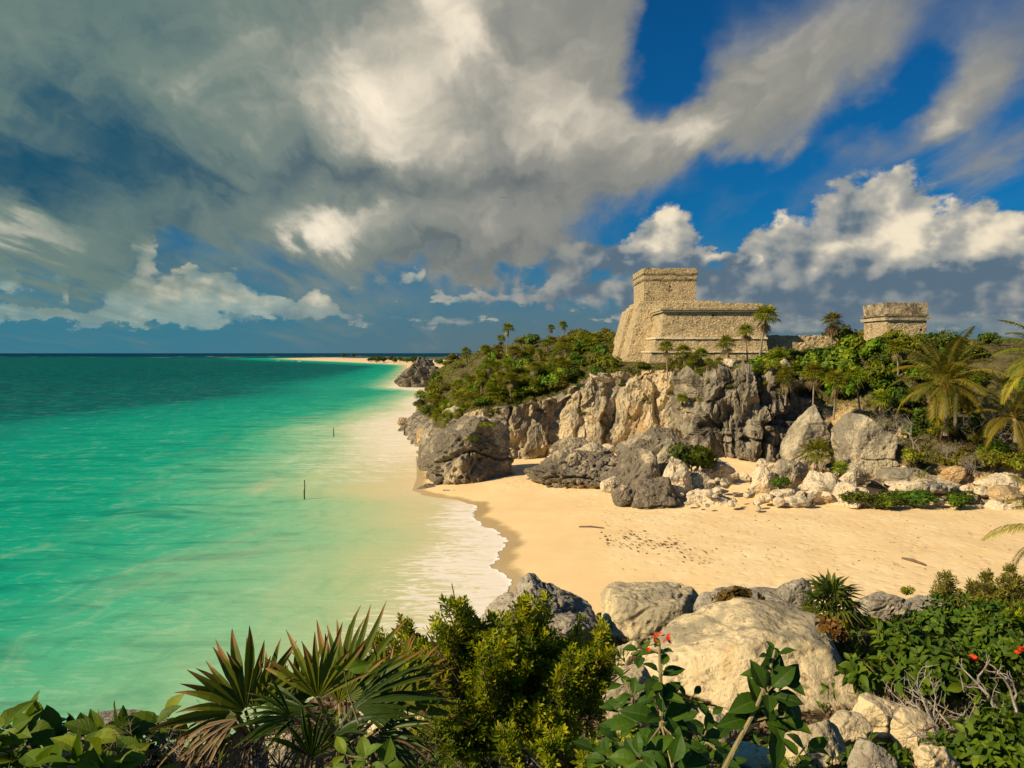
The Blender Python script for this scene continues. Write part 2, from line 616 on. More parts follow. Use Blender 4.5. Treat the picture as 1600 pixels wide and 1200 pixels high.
def wood_shader(a, b, sc=8.0):
    def fn():
        p = texobj()
        n = noise(mapping(p, (1, 1, 0.25)), sc, 5, 0.6)
        return principled(mixc(sstep(n, 0.35, 0.65), a, b), 0.85, bump(n, 0.5, 0.03), 0.2)
    return fn


CREAM, GREY, PIT, OCHRE = (0.56, 0.45, 0.29), (0.25, 0.23, 0.185), (0.05, 0.043, 0.032), (0.50, 0.30, 0.12)
M = {}
M['cliff'] = material('cliff_limestone', rock_shader((0.55, 0.43, 0.26), (0.25, 0.225, 0.17), PIT, (0.50, 0.31, 0.12), 0.55, 0.55, 0.5, 0.9, vertical=True))
M['grey_rock'] = material('weathered_grey_limestone', rock_shader((0.52, 0.44, 0.29), (0.25, 0.22, 0.16), (0.035, 0.031, 0.026), (0.42, 0.30, 0.15), 1.1, 0.56, 0.15, 1.0))
M['pale_rock'] = material('pale_limestone', rock_shader((0.66, 0.55, 0.37), (0.34, 0.31, 0.24), (0.09, 0.075, 0.05), (0.56, 0.39, 0.20), 1.0, 0.3, 0.2, 0.8))
M['near_rock'] = material('near_pale_limestone', rock_shader((0.68, 0.55, 0.32), (0.36, 0.31, 0.20), (0.13, 0.10, 0.055), (0.60, 0.41, 0.19), 1.9, 0.52, 0.35, 0.6))
M['dark_rock'] = material('dark_sea_limestone', rock_shader((0.50, 0.41, 0.26), (0.19, 0.16, 0.115), (0.022, 0.019, 0.015), (0.36, 0.25, 0.11), 0.8, 0.82, 0.12, 1.0))
M['broad_mid'] = material('mid_veined_leaves', leaf_shader([(0.028, 0.065, 0.003), (0.065, 0.125, 0.005), (0.15, 0.21, 0.008)], vein=True, trans=0.22, objvar=0.05))
M['near_grey'] = material('near_grey_limestone', rock_shader((0.46, 0.40, 0.29), (0.27, 0.24, 0.185), (0.04, 0.036, 0.03), (0.45, 0.32, 0.2), 3.4, 0.62, 0.15, 1.0))
M['ochre_rock'] = material('ochre_limestone', rock_shader((0.56, 0.39, 0.19), (0.34, 0.26, 0.15), PIT, (0.56, 0.34, 0.11), 0.9, 0.45, 0.5, 0.9))
M['bark'] = material('palm_bark', wood_shader((0.20, 0.155, 0.11), (0.34, 0.28, 0.20), 6))
M['dead_wood'] = material('grey_dead_wood', wood_shader((0.24, 0.20, 0.16), (0.42, 0.37, 0.31), 9))
M['twig'] = material('brown_twigs', wood_shader((0.10, 0.07, 0.045), (0.20, 0.15, 0.10), 12))
M['post'] = material('dark_wet_wood', wood_shader((0.05, 0.04, 0.03), (0.11, 0.08, 0.055), 9))
M['leaf_dark'] = material('dark_green_leaves', leaf_shader([(0.024, 0.051, 0.005), (0.067, 0.110, 0.007), (0.146, 0.189, 0.010)]))
M['leaf_olive'] = material('olive_leaves', leaf_shader([(0.067, 0.071, 0.007), (0.152, 0.146, 0.010), (0.293, 0.256, 0.015)]))
M['leaf_bright'] = material('bright_green_leaves', leaf_shader([(0.05, 0.10, 0.004), (0.12, 0.19, 0.006), (0.25, 0.31, 0.010)]))
M['leaf_dry'] = material('dry_brown_leaves', leaf_shader([(0.07, 0.05, 0.02), (0.14, 0.10, 0.035), (0.21, 0.16, 0.055)]))
M['fan_far'] = material('thatch_palm_fans', leaf_shader([(0.073, 0.098, 0.007), (0.183, 0.201, 0.010), (0.354, 0.317, 0.018)], spec=0.2))
M['frond'] = material('coconut_fronds', leaf_shader([(0.055, 0.061, 0.007), (0.122, 0.122, 0.015), (0.317, 0.232, 0.024)], spec=0.2))
M['thatch'] = material('dead_palm_fans', leaf_shader([(0.12, 0.08, 0.035), (0.22, 0.155, 0.07), (0.32, 0.24, 0.11)]))
M['fan_near'] = material('near_palm_fans', leaf_shader([(0.016, 0.036, 0.003), (0.040, 0.070, 0.004), (0.15, 0.165, 0.008)], tip=(0.26, 0.13, 0.035), spec=0.22, rough=0.45, trans=0.2, objvar=0.05))
M['fan_dead'] = material('withered_palm_fans', leaf_shader([(0.09, 0.055, 0.03), (0.18, 0.115, 0.055), (0.30, 0.21, 0.11)], trans=0.12, objvar=0.05))
M['broad'] = material('broad_veined_leaves', leaf_shader([(0.020, 0.055, 0.003), (0.042, 0.098, 0.005), (0.10, 0.165, 0.008)], vein=True, trans=0.22, rough=0.5, spec=0.2, objvar=0.05))
M['broad_light'] = material('light_veined_leaves', leaf_shader([(0.05, 0.10, 0.004), (0.10, 0.165, 0.006), (0.20, 0.25, 0.010)], vein=True, trans=0.25, rough=0.5, spec=0.2, objvar=0.05))
M['cedar'] = material('bay_cedar_leaves', leaf_shader([(0.075, 0.12, 0.003), (0.20, 0.25, 0.006), (0.44, 0.42, 0.012)], trans=0.38, rough=0.5, objvar=0.05))
M['grape'] = material('sea_grape_leaves', leaf_shader([(0.07, 0.06, 0.012), (0.13, 0.085, 0.015), (0.20, 0.10, 0.02)], trans=0.2, objvar=0.05))
M['stem'] = material('green_brown_stems', wood_shader((0.20, 0.17, 0.07), (0.32, 0.26, 0.12), 20))
M['flower'] = material('orange_red_petals', lambda: nd('MixShader', {0: 0.3, 1: principled((0.75, 0.06, 0.012), 0.5), 2: nd('BsdfTranslucent', {'Color': (0.8, 0.08, 0.02, 1)})}))
M['orange_leaf'] = material('orange_turned_leaves', lambda: principled((0.62, 0.30, 0.03), 0.5))
M['fan_green'] = material('small_palm_fans', leaf_shader([(0.04, 0.065, 0.008), (0.08, 0.115, 0.012), (0.15, 0.17, 0.02)], tip=(0.22, 0.13, 0.04), spec=0.25, objvar=0.05))
M['scrub'] = material('brown_scrub_leaves', leaf_shader([(0.06, 0.04, 0.018), (0.10, 0.07, 0.028), (0.11, 0.105, 0.02)], objvar=0.05))
M['cedar_pale'] = material('pale_olive_leaves', leaf_shader([(0.104, 0.104, 0.015), (0.195, 0.183, 0.024), (0.329, 0.287, 0.043)], trans=0.3, objvar=0.05))
# ------------------------------------------------------------------ shore line, sea, beach
SH = [(10, 6.0), (22, 3.0), (30, 1.2), (38, 0.9), (44, 0.7), (51, -0.25), (54, -1.2), (57.5, -0.9), (61, -0.3), (64, -0.9), (66.5, -2.0), (70, -3.4), (73, -3.1), (76, -3.4), (78.5, -5.2), (81, -8.5), (84, -10.2), (92, -10.6),
      (100, -11.5), (112, -13), (131, -15.5), (155, -20.5), (204, -21), (300, -28), (337, -46), (450, -58), (700, -88), (960, -121), (1300, -260), (1650, -425), (2000, -540), (2250, -560)]
SH_Y = np.array([p[0] for p in SH], float)
SH_X = np.array([p[1] for p in SH], float)


def shore_x(Y):
    Y = np.asarray(Y, float)
    x = np.interp(Y, SH_Y, SH_X)
    x = np.where(Y > 2250, -560 + (Y - 2250) * 3.0, x)
    # scalloped lip of the last wave
    k = smooth(Y, 30, 42) * (1 - smooth(Y, 74, 79))
    sc = 0.42 * np.abs(np.sin(Y * 0.83 + 1.1 * np.sin(Y * 0.31))) + 0.22 * np.abs(np.sin(Y * 2.3 + 2 * np.sin(Y * 0.7))) + 0.06 * np.sin(Y * 7.1)
    return x + k * (sc - 0.4)


def beach_z(x, y):
    xs = np.interp(y, SH_Y, SH_X)
    d = x - xs
    z = np.where(d > 0, 1.45 * (1 - np.exp(-d / 11.0)), d * 0.11)
    z = np.maximum(z, -2.5)
    z = z + np.clip(y - 69, 0, 30) * 0.10 * smooth(x, 10, 20) * (1 - smooth(x, 32, 40) * 0.6)
    return z


def sea_mat():
    t = attr('off')
    sy = attr('yy')
    p = objpos()
    pr = mapping(p, (1.0, 0.34, 1), (0, 0, math.radians(14)))
    a = noise(pr, 0.075, 6, 0.58, 0.8)
    b = noise(mapping(p, (0.32, 1.0, 1), (0, 0, math.radians(-20)), (5, 3, 0)), 0.33, 6, 0.62, 0.8)
    c3 = noise(mapping(p, (0.4, 1.0, 1), (0, 0, math.radians(8))), 1.7, 5, 0.65, 0.5)
    far = sstep(sy, 90, 500)
    big = noise(mapping(p, (0.35, 1, 1), (0, 0, math.radians(10))), 0.014, 5, 0.6)
    # where the reef begins the water turns dark; how far out that is wobbles with the sea bed
    tt = t + (a - 0.5) * lstep(t, 3, 30, 4, 30) + (b - 0.5) * lstep(t, 3, 30, 4, 13) + (big - 0.5) * lstep(t, 30, 120, 0, 70)
    col = ramp(lstep(tt, 0, 200), [(0.0, (0.72, 0.60, 0.34)), (0.026, (0.62, 0.59, 0.32)), (0.046, (0.46, 0.58, 0.30)), (0.080, (0.27, 0.55, 0.30)), (0.120, (0.08, 0.47, 0.265)),
                                   (0.155, (0.008, 0.385, 0.235)), (0.21, (0.0, 0.345, 0.22)), (0.30, (0.0, 0.31, 0.215)), (0.385, (0.0, 0.215, 0.165)), (0.46, (0.0, 0.098, 0.102)), (1.0, (0.0, 0.072, 0.085))])
    mott = noise(mapping(p, (0.9, 0.42, 1), (0, 0, math.radians(22))), 0.42, 6, 0.62, 1.2)
    col = mixc(sstep(mott, 0.52, 0.30) * sstep(tt, 4, 14) * 0.55, col, mixc(1.0, col, (0.55, 0.80, 0.78), 'MULTIPLY'))
    col = mixc(sstep(mott, 0.54, 0.72) * sstep(tt, 3, 10) * 0.30, col, mixc(0.5, col, (0.62, 0.70, 0.42)))
    # dark ripple bands and pale sand clouds
    col = mixc(sstep(b, 0.54, 0.32) * sstep(tt, 8, 26) * 0.85, col, (0.0, 0.23, 0.16))
    col = mixc(sstep(a, 0.56, 0.72) * sstep(tt, 42, 14) * 0.55, col, (0.60, 0.60, 0.34))
    col = mixc(sstep(c3 + (b - 0.5) * 0.7, 0.56, 0.70) * sstep(tt, 85, 16) * 0.24, col, (0.48, 0.68, 0.46))
    chop = noise(mapping(p, (0.5, 1.6, 1)), 0.20, 6, 0.7, 0.4)
    col = mixc(sstep(chop, 0.50, 0.34) * far * 0.75, col, (0.0, 0.04, 0.055))
    col = mixc(sstep(chop, 0.54, 0.68) * far * 0.35, col, (0.02, 0.27, 0.26))
    col = mixc(sstep(sy, 1900, 3600) * 0.92, col, (0.0, 0.034, 0.080))
    # reef breakers far out
    br = sstep(noise(mapping(p, (0.006, 0.004, 1)), 1.0, 4, 0.7), 0.60, 0.66) * sstep(sy, 2300, 2500) * sstep(sy, 3600, 3000)
    wc = sstep(noise(mapping(p, (0.05, 0.14, 1), loc=(2, 9, 0)), 1.0, 5, 0.7), 0.70, 0.745) * sstep(sy, 130, 220) * sstep(sy, 2600, 900) * 0.7
    # foam: lace on the swash, broad milk along the rocks
    lace = noise(mapping(p, (0.55, 2.0, 1), (0, 0, math.radians(-6))), 0.9, 9, 0.68, 1.2)
    lip = sstep(t + (c3 - 0.5) * 0.25, 0.30, 0.06)
    sw = sstep(sy, 36, 43) * sstep(sy, 80, 75)
    wide = lstep(sy, 42, 74, 10.0, 3.6)
    f = sstep(lace + (0.5 - t / wide) * 0.22, 0.41, 0.55) * sstep(t + (a - 0.5) * 5.0 - wide, 0.6, -1.6) * sw
    milk = sstep(t + (a - 0.5) * 16.0 + (b - 0.5) * 8, 13, 3) * sstep(sy, 96, 125) * sstep(sy, 520, 330)
    milk2 = sstep(lace + (b - 0.5) * 0.5, 0.48, 0.64) * sstep(t + (a - 0.5) * 10, 24, 7) * sstep(sy, 80, 100) * sstep(sy, 520, 330)
    foam = (f * 0.86 + lip * sw * 0.95 + milk * 0.5 + milk2 * 0.65 + br * 0.9 + wc * 0.6).clamp()
    col = mixc((foam * (lace * 0.5 + 0.75)).clamp(), col, (0.90, 0.83, 0.72))
    h = b * 0.6 + c3 * 0.25 + chop * far * 1.6
    nrm = bump(h, 0.35, 0.4)
    return principled(col, lstep(foam, 0, 0.6, 0.42, 0.85), nrm, 0.035, IOR=lstep(sy, 60, 500, 1.22, 1.04))


M['sea'] = material('turquoise_sea', sea_mat)

ys = np.concatenate([np.arange(16, 36, 1.0), np.arange(36, 82, 0.16), np.arange(82, 130, 0.9), np.arange(130, 420, 4.0), np.geomspace(420, 2200, 60), [2250, 2260, 2300, 2400, 2700, 3100, 3800, 5000, 8000, 14000, 30000, 60000, 100000]])
offs = np.concatenate([[0, 0.08, 0.2, 0.4, 0.7, 1.1, 1.6], np.arange(2.2, 14, 0.7), np.geomspace(14, 220, 34), [300, 420, 600, 1000, 2000, 4000, 9000, 20000, 60000]])
right = np.array([-60000., -9000, -1500, -300.0, -60.0, -14.0])       # beyond the beach the sheet runs on under the land
XS = shore_x(ys)
near_edge = smooth(ys, 33, 38) * (1 - smooth(ys, 80, 92))
rows = []
for i, Y in enumerate(ys):
    xs = XS[i]
    x = xs - offs
    z = np.zeros(len(offs))
    if near_edge[i] > 0:
        bz = beach_z(x, np.full(len(x), Y))
        z = np.maximum(z, bz + 0.012) * near_edge[i]
    rr = -right * (0.0 if Y < 82 else 1.0)
    xr = xs + rr if Y >= 82 else xs + np.linspace(0.006, 0.001, len(right)) * 0
    zr = np.full(len(right), -0.02)
    if Y < 82:
        zr = np.full(len(right), z[0] - 0.03)
        xr = xs + np.linspace(0.06, 0.01, len(right))
    rows.append(np.stack([np.concatenate([xr, x]), np.full(len(right) + len(offs), Y), np.concatenate([zr, z])], 1))
G = np.array(rows)
nr, nc = G.shape[:2]


def grid_faces(nr, nc, flip=False):
    i, j = np.meshgrid(np.arange(nr - 1), np.arange(nc - 1), indexing='ij')
    a = (i * nc + j).ravel()
    q = np.stack([a, a + 1, a + nc + 1, a + nc], 1)
    return q[:, ::-1] if flip else q


mb = MB()
mb.add(G.reshape(-1, 3), grid_faces(nr, nc))
sea = mb.build('sea', M['sea'], None, True)
tag(sea, kind='structure')
offv = np.concatenate([np.tile(np.concatenate([np.zeros(len(right)), offs]), nr)]).reshape(nr, nc).copy()
# beyond the bay the banks of colour do not follow the shore so closely
gy = ys[:, None]
scale = np.where(gy < 300, 1.0, np.where(gy < 900, 1.0 + (gy - 300) / 600 * 0.6, 1.2 / (1 + (gy - 900) / 900)))
bias = smooth(gy, 150, 330) * (1 - smooth(gy, 800, 960)) * np.clip(offv / 40, 0, 1) * 26
offv = offv * scale + bias + smooth(gy, 2240, 2300) * 300
for nm, val in (('off', offv), ('yy', np.repeat(ys[:, None], nc, 1))):
    a_ = sea.data.attributes.new(nm, 'FLOAT', 'POINT')
    a_.data.foreach_set('value', np.ascontiguousarray(val.ravel(), dtype=np.float32))


def sand_mat():
    d = attr('shore')
    p = objpos()
    n1 = noise(p, 0.35, 4, 0.6)
    n2 = noise(p, 3.0, 6, 0.7)
    n3 = noise(mapping(p, (0.6, 1.6, 1)), 14.0, 4, 0.7)
    wet = sstep(d + (n1 - 0.5) * 2.2, 1.7, 0.7)
    damp = sstep(d + (n1 - 0.5) * 5.0, 12.0, 4.0)
    c = mixc(sstep(n1 + (n2 - 0.5) * 0.4, 0.35, 0.7), (0.84, 0.61, 0.31), (0.90, 0.70, 0.39))
    c = mixc(damp * 0.55, c, (0.79, 0.555, 0.26))
    c = mixc(wet * 0.9, c, (0.46, 0.33, 0.15))
    c = mixc(sstep(n3 + (n2 - 0.5) * 0.4, 0.66, 0.78) * (1.0 - damp) * 0.5, c, (0.42, 0.28, 0.12))
    dents = nd('TexVoronoi', {'Vector': p, 'Scale': 1.35, 'Smoothness': 0.6}, feature='SMOOTH_F1')
    h = (n2 * 0.5 + n3 * 0.25 + sstep(dents, 0.1, 0.45) * 0.55) * (1.0 - damp * 0.92)
    return principled(c, lstep(wet, 0, 1, 0.9, 0.35), bump(h, 0.42, 0.14), 0.2)


M['sand'] = material('warm_beach_sand', sand_mat)
bx = np.concatenate([np.arange(-16, 50, 0.35), np.arange(50, 120, 3.0)])
by = np.arange(14, 112, 0.35)
X, Yg = np.meshgrid(bx, by)
Z = beach_z(X, Yg)
dd = X - np.interp(Yg, SH_Y, SH_X)
pp = np.stack([X.ravel(), Yg.ravel(), np.zeros(X.size)], 1)
Z = Z + ((fbm(pp * 0.22, 3, 5) * 0.16 + fbm(pp * 0.9, 2, 8) * 0.045).reshape(X.shape)) * smooth(dd, 3, 9)
mb = MB().add(np.stack([X, Yg, Z], -1).reshape(-1, 3), grid_faces(len(by), len(bx)))
beach = mb.build('beach', M['sand'], None, True)
tag(beach, kind='structure')
a_ = beach.data.attributes.new('shore', 'FLOAT', 'POINT')
a_.data.foreach_set('value', np.ascontiguousarray(dd.ravel(), dtype=np.float32))

# ------------------------------------------------------------------ headland: one lofted sheet from the foot of the cliff to the land behind


def sec(foot, rim, t1, ridge, back, lower=None, mid=None):
    f, r = np.array(foot, float), np.array(rim, float)
    lo = f + (r - f) * 0.3 if lower is None else np.array(lower, float)
    mi = f + (r - f) * 0.68 if mid is None else np.array(mid, float)
    return np.array([f + [0, -0.3, -2.2], f, lo, mi, r, np.array(t1, float), np.array(ridge, float), np.array(back, float)])


SEC = [
    sec((-33, 330, 0), (-30, 332, 7), (-23, 335, 11.5), (-9, 345, 13.4), (160, 380, 13)),
    sec((-26, 250, 0), (-23.5, 252, 5), (-19, 254, 10.6), (-9, 258, 14.2), (160, 310, 14)),
    sec((-21, 190, 0), (-19, 191, 4), (-14.5, 193, 9.6), (-5, 199, 15.2), (160, 250, 15)),
    sec((-20.5, 150, 0), (-16.5, 152, 4), (-10, 155, 9.0), (3, 166, 16.2), (160, 215, 15.5)),
    sec((-14.5, 125, 0), (-11, 127, 4.5), (-5, 131, 9.0), (9, 156, 17.0), (160, 200, 16)),
    sec((-10.8, 105, 0.2), (-8.5, 107, 5), (-3, 113, 8.8), (13, 148, 17.3), (160, 190, 16)),
    sec((-4, 100, 0.6), (-3.4, 100.6, 7.2), (-1, 105, 8.8), (16, 142, 17.0), (160, 185, 16)),
    sec((4, 100.2, 0.8), (4, 100.9, 8.3), (5, 107, 10.4), (17, 134, 15.8), (160, 180, 15.5)),
    sec((10, 100, 1.0), (10, 100.9, 11.2), (11, 104.5, 12.3), (17, 125, 13.0), (160, 175, 15.5)),
    sec((15, 98.5, 1.6), (15.2, 99.6, 11.9), (15.5, 102.5, 12.6), (20, 125, 13.0), (160, 170, 15.5)),
    sec((19.2, 95.5, 2.0), (19.6, 96.6, 12.0), (20.5, 100, 12.8), (25, 125, 13.2), (160, 168, 15.5)),
    sec((20.4, 86, 2.6), (20.8, 89.8, 11.4), (22, 97, 12.7), (27, 124, 13.4), (160, 164, 15.5)),
    sec((25, 84.6, 2.6), (25.2, 88, 11.8), (25.8, 95, 12.8), (30, 122, 13.6), (160, 160, 15.5)),
    sec((28.6, 85.6, 3.0), (28.6, 88.6, 11.2), (29.5, 96, 12.9), (34, 122, 14), (160, 155, 15.5)),
    sec((30.3, 88, 4.6), (30.6, 92.6, 10.6), (32, 98, 13.2), (38, 120, 14.4), (160, 150, 15.5), mid=(30.8, 93.0, 8.2)),
    sec((33, 69.5, 1.2), (34, 91, 10), (36, 97, 13.6), (42, 118, 15), (160, 146, 15.5), lower=(33.5, 76, 4), mid=(34, 84, 6.4)),
    sec((37, 67.5, 1.2), (41, 88, 11.5), (43.5, 94, 14.6), (50, 115, 15.4), (160, 140, 15.5), lower=(38, 73, 4.4), mid=(39.5, 80, 7.2)),
    sec((42.5, 66.5, 1.2), (47, 86, 11.6), (49.5, 94, 14.3), (58, 112, 15.2), (160, 130, 15.5), lower=(43.2, 72, 4.4), mid=(44.8, 78, 7.0)),
    sec((90, 58, 1.2), (95, 80, 11.6), (98, 90, 14.3), (105, 105, 15.2), (160, 110, 15.5), lower=(91, 66, 4.4), mid=(93, 72, 7.0)),
]
SEC = np.array(SEC)
NS = len(SEC)
s_par = [0.0]
ncol = [26, 26, 22, 24, 40, 80, 90, 70, 60, 60, 70, 60, 50, 40, 60, 60, 60, 50]
s_dense = np.concatenate([np.arange(n) / n + i for i, n in enumerate(ncol)] + [[NS - 1.0]])
nrow = [3, 34, 36, 34, 40, 54, 12]
t_dense = np.concatenate([np.arange(n) / n + i for i, n in enumerate(nrow)] + [[7.0]])


def loft(s, t):
    """bare surface point(s): Catmull-Rom along the coast, linear up the profile"""
    s = np.clip(np.asarray(s, float), 0, NS - 1 - 1e-6)
    t = np.clip(np.asarray(t, float), 0, 7 - 1e-6)
    i = np.floor(s).astype(int)
    u = (s - i)[:, None]
    j = np.floor(t).astype(int)
    w = (t - j)[:, None]

    def row(k):
        k = np.clip(k, 0, NS - 1)
        return SEC[k, j] * (1 - w) + SEC[k, j + 1] * w
    p0, p1, p2, p3 = row(i - 1), row(i), row(i + 1), row(i + 2)
    # limited tangents keep the sharp turns of the cliff from swinging out
    m1, m2 = (p2 - p0) * 0.5, (p3 - p1) * 0.5
    L = np.linalg.norm(p2 - p1, axis=1, keepdims=True)
    for m in (m1, m2):
        l = np.linalg.norm(m, axis=1, keepdims=True)
        m *= np.minimum(1, 0.9 * L / np.maximum(l, 1e-6))
    return (2 * u ** 3 - 3 * u ** 2 + 1) * p1 + (u ** 3 - 2 * u ** 2 + u) * m1 + (-2 * u ** 3 + 3 * u ** 2) * p2 + (u ** 3 - u ** 2) * m2


S2, T2 = np.meshgrid(s_dense, t_dense, indexing='ij')
sf, tf = S2.ravel(), T2.ravel()
P0 = loft(sf, tf)
ga = P0.reshape(len(s_dense), len(t_dense), 3)
du = np.gradient(ga, axis=0)
dv = np.gradient(ga, axis=1)
nrm = unit(np.cross(du, dv)).reshape(-1, 3)
wall = smooth(tf, 0.6, 1.2) * (1 - smooth(tf, 3.9, 4.5))
slope = smooth(tf, 3.9, 4.5)
arc = np.concatenate([[0], np.cumsum(np.linalg.norm(np.diff(loft(s_dense, np.full(len(s_dense), 3.5)), axis=0), axis=1))])
arcv = np.repeat(arc, len(t_dense))
colz = smooth(sf, 9.6, 10.4) * (1 - smooth(sf, 14.3, 14.9))              # the fluted columns
far_left = 1 - smooth(sf, 4.4, 5.3)
right_slope = smooth(sf, 14.4, 15.0)
flute = fbm(np.stack([arcv * 0.42, P0[:, 2] * 0.07, arcv * 0], 1), 4, 21, 0.5, True)
f1, f2 = worley(np.stack([arcv * 0.22, P0[:, 2] * 0.10, np.zeros(len(arcv))], 1) + fbm(P0 * 0.3, 2, 3)[:, None] * 0.35, 4)
crack = 1 - smooth(f2 - f1, 0.02, 0.13)
wp = P0 + np.stack([fbm(P0 * 0.25, 3, 70), fbm(P0 * 0.25 + 9, 3, 71), fbm(P0 * 0.3 + 5, 3, 72)], 1) * 1.6
b1 = cellval(wp * np.array([0.40, 0.40, 0.13]), 12)
b2 = cellval(wp * np.array([1.0, 1.0, 0.38]) + 3, 13)
b3 = cellval(wp * np.array([2.2, 2.2, 1.3]) + 7, 14)
big = fbm(P0 * 0.16, 3, 31)
med = fbm(P0 * 0.55, 4, 41)
fin = fbm(P0 * 1.9, 4, 51)
amp = 1 - 0.55 * right_slope
smoothpart = 1 - smooth(sf, 8.6, 10.2)                                   # the broad pale faces left of the columns
D_ = wall * amp * (big * 1.4 + med * (0.6 - 0.15 * smoothpart) + (b1 - 0.5) * (1.5 + 1.2 * colz) + (b2 - 0.5) * (0.75 - 0.5 * smoothpart) + (b3 - 0.5) * (0.26 - 0.14 * smoothpart) + fin * 0.26 + flute * (0.15 + 1.05 * colz) - crack * (0.6 + 0.8 * colz)) - wall * 0.5
nh = nrm.copy()
nh[:, 2] *= 0.35
nh = unit(nh)
if (nh[(sf > 8) & (sf < 9) & (tf > 2) & (tf < 3)][:, 1].mean()) > 0:
    nh = -nh
P1 = P0 + nh * D_[:, None]
P1[:, 2] += slope * (fbm(P0 * 0.12, 3, 61) * 0.9 + med * 0.35 + fin * 0.12) * (1 - smooth(tf, 5.8, 6.4) * 0.3) * (1 - 0.7 * smooth(sf, 7.8, 8.6) * (1 - smooth(sf, 13, 14)))
P1[:, 2] += wall * fin * 0.15
LAND = P1.reshape(len(s_dense), len(t_dense), 3)


def land_at(s, t):
    i = np.clip(np.searchsorted(s_dense, s), 0, len(s_dense) - 1)
    j = np.clip(np.searchsorted(t_dense, t), 0, len(t_dense) - 1)
    return Vector(LAND[i, j])


_LF = None


def land_z(x, y):
    """height of the headland's top surface near x, y"""
    global _LF
    if _LF is None:
        k = tf > 3.0
        _LF = P1[k]
    d = (_LF[:, 0] - x) ** 2 + (_LF[:, 1] - y) ** 2
    k = np.argpartition(d, 4)[:4]
    return float(np.average(_LF[k, 2], weights=1 / (d[k] + 0.01)))


def land_mat():
    rock = rock_shader((0.60, 0.485, 0.295), (0.26, 0.225, 0.16), PIT, (0.52, 0.35, 0.15), 0.5, 0.62, 0.36, 0.9, vertical=True)()
    p = objpos()
    n1 = noise(p, 0.5, 5, 0.65)
    n2 = noise(p, 3.0, 5, 0.7)
    soil = mixc(sstep(n1, 0.4, 0.6), (0.055, 0.055, 0.016), (0.14, 0.115, 0.05))
    soil = mixc(sstep(n2, 0.55, 0.72), soil, (0.24, 0.19, 0.11))
    sand_f = attr('sandy')
    soil = mixc(sand_f, soil, mixc(n2, (0.50, 0.34, 0.15), (0.70, 0.52, 0.28)))
    g = principled(soil, 0.95, bump(n2, 0.8, 0.2), 0.1)
    slab = attr('slab')
    streak = noise(mapping(p, (1, 1, 0.10)), 0.9, 5, 0.65)
    gcol = mixc(sstep(streak, 0.36, 0.62), (0.085, 0.075, 0.058), (0.36, 0.31, 0.22))
    gcol = mixc(sstep(n2, 0.60, 0.75) * 0.7, gcol, (0.52, 0.42, 0.27))
    grey = principled(gcol, 0.95, bump(streak * 0.8 + n2 * 0.7, 1.0, 0.4), 0.1)
    rock = nd('MixShader', {0: sstep(slab + (n1 - 0.5) * 1.5, 0.36, 0.70), 1: rock, 2: grey})
    f = sstep(attr('soil') + (n1 - 0.5) * 0.7 + (n2 - 0.5) * 0.3, 0.42, 0.58)
    return nd('MixShader', {0: f, 1: rock, 2: g})


M['land'] = material('headland_rock_and_soil', land_mat)
mb = MB().add(P1, grid_faces(len(s_dense), len(t_dense), flip=False))
headland = mb.build('headland', M['land'], None, False)
tag(headland, kind='structure')
soilv = np.maximum(smooth(tf, 3.9, 4.25), right_slope * smooth(tf, 1.1, 1.6))
soilv = np.maximum(soilv, far_left * smooth(tf, 2.9, 3.8))
sandy = right_slope * (1 - smooth(tf, 3.2, 3.9)) * np.maximum(1 - smooth(sf, 15.1, 15.6), 1 - smooth(tf, 1.6, 2.1))
slabv = 0.85 * (1 - smooth(sf, 5.3, 6.0)) + 0.82 * smooth(sf, 9.2, 11.2) * (1 - smooth(sf, 14.6, 15.0)) + 0.45 * (1 - smooth(tf, 1.6, 2.6)) * smooth(sf, 6.5, 7.5) * (1 - smooth(sf, 10, 11))
for nm, val in (('soil', soilv), ('sandy', sandy), ('slab', slabv)):
    a_ = headland.data.attributes.new(nm, 'FLOAT', 'POINT')
    a_.data.foreach_set('value', np.ascontiguousarray(val, dtype=np.float32))

# ------------------------------------------------------------------ far coast: low sand spit with scrub
yy = np.concatenate([np.arange(340, 960, 20.0), np.linspace(960, 2250, 60)])
xs0 = np.interp(yy, SH_Y, SH_X)
prof = np.array([[-3, -0.4], [0, 0.05], [10, 1.1], [26, 2.0], [60, 3.2], [120, 5.0], [400, 7.0], [1500, 7.0]])
gx = []
for Y, x0 in zip(yy, xs0):
    wd = 1.0 if Y < 1200 else max(0.12, 1 - (Y - 1200) / 900.0)
    hh = 1.0 if Y < 1500 else max(0.35, 1 - (Y - 1500) / 900.0)
    gx.append(np.stack([x0 + prof[:, 0] * 1.6, np.full(len(prof), Y) , prof[:, 1] * hh], 1))
gx = np.array(gx)
fcol = lambda: principled(mixc(sstep(attr('rnd') + (noise(objpos(), 0.02, 4) - 0.5) * 0.35, 0.42, 0.58), (0.80, 0.60, 0.33), (0.10, 0.10, 0.03)), 0.95)
M['spit'] = material('far_sand_and_scrub', fcol)
mb = MB()
mb.add(gx.reshape(-1, 3), grid_faces(len(yy), len(prof)), None, np.tile([0, 0, 0, 0.1, 0.4, 0.8, 1, 1], len(yy)))
tag(mb.build('far_shore', M['spit'], None, True), kind='structure')

# ------------------------------------------------------------------ the promontory the photograph is taken from


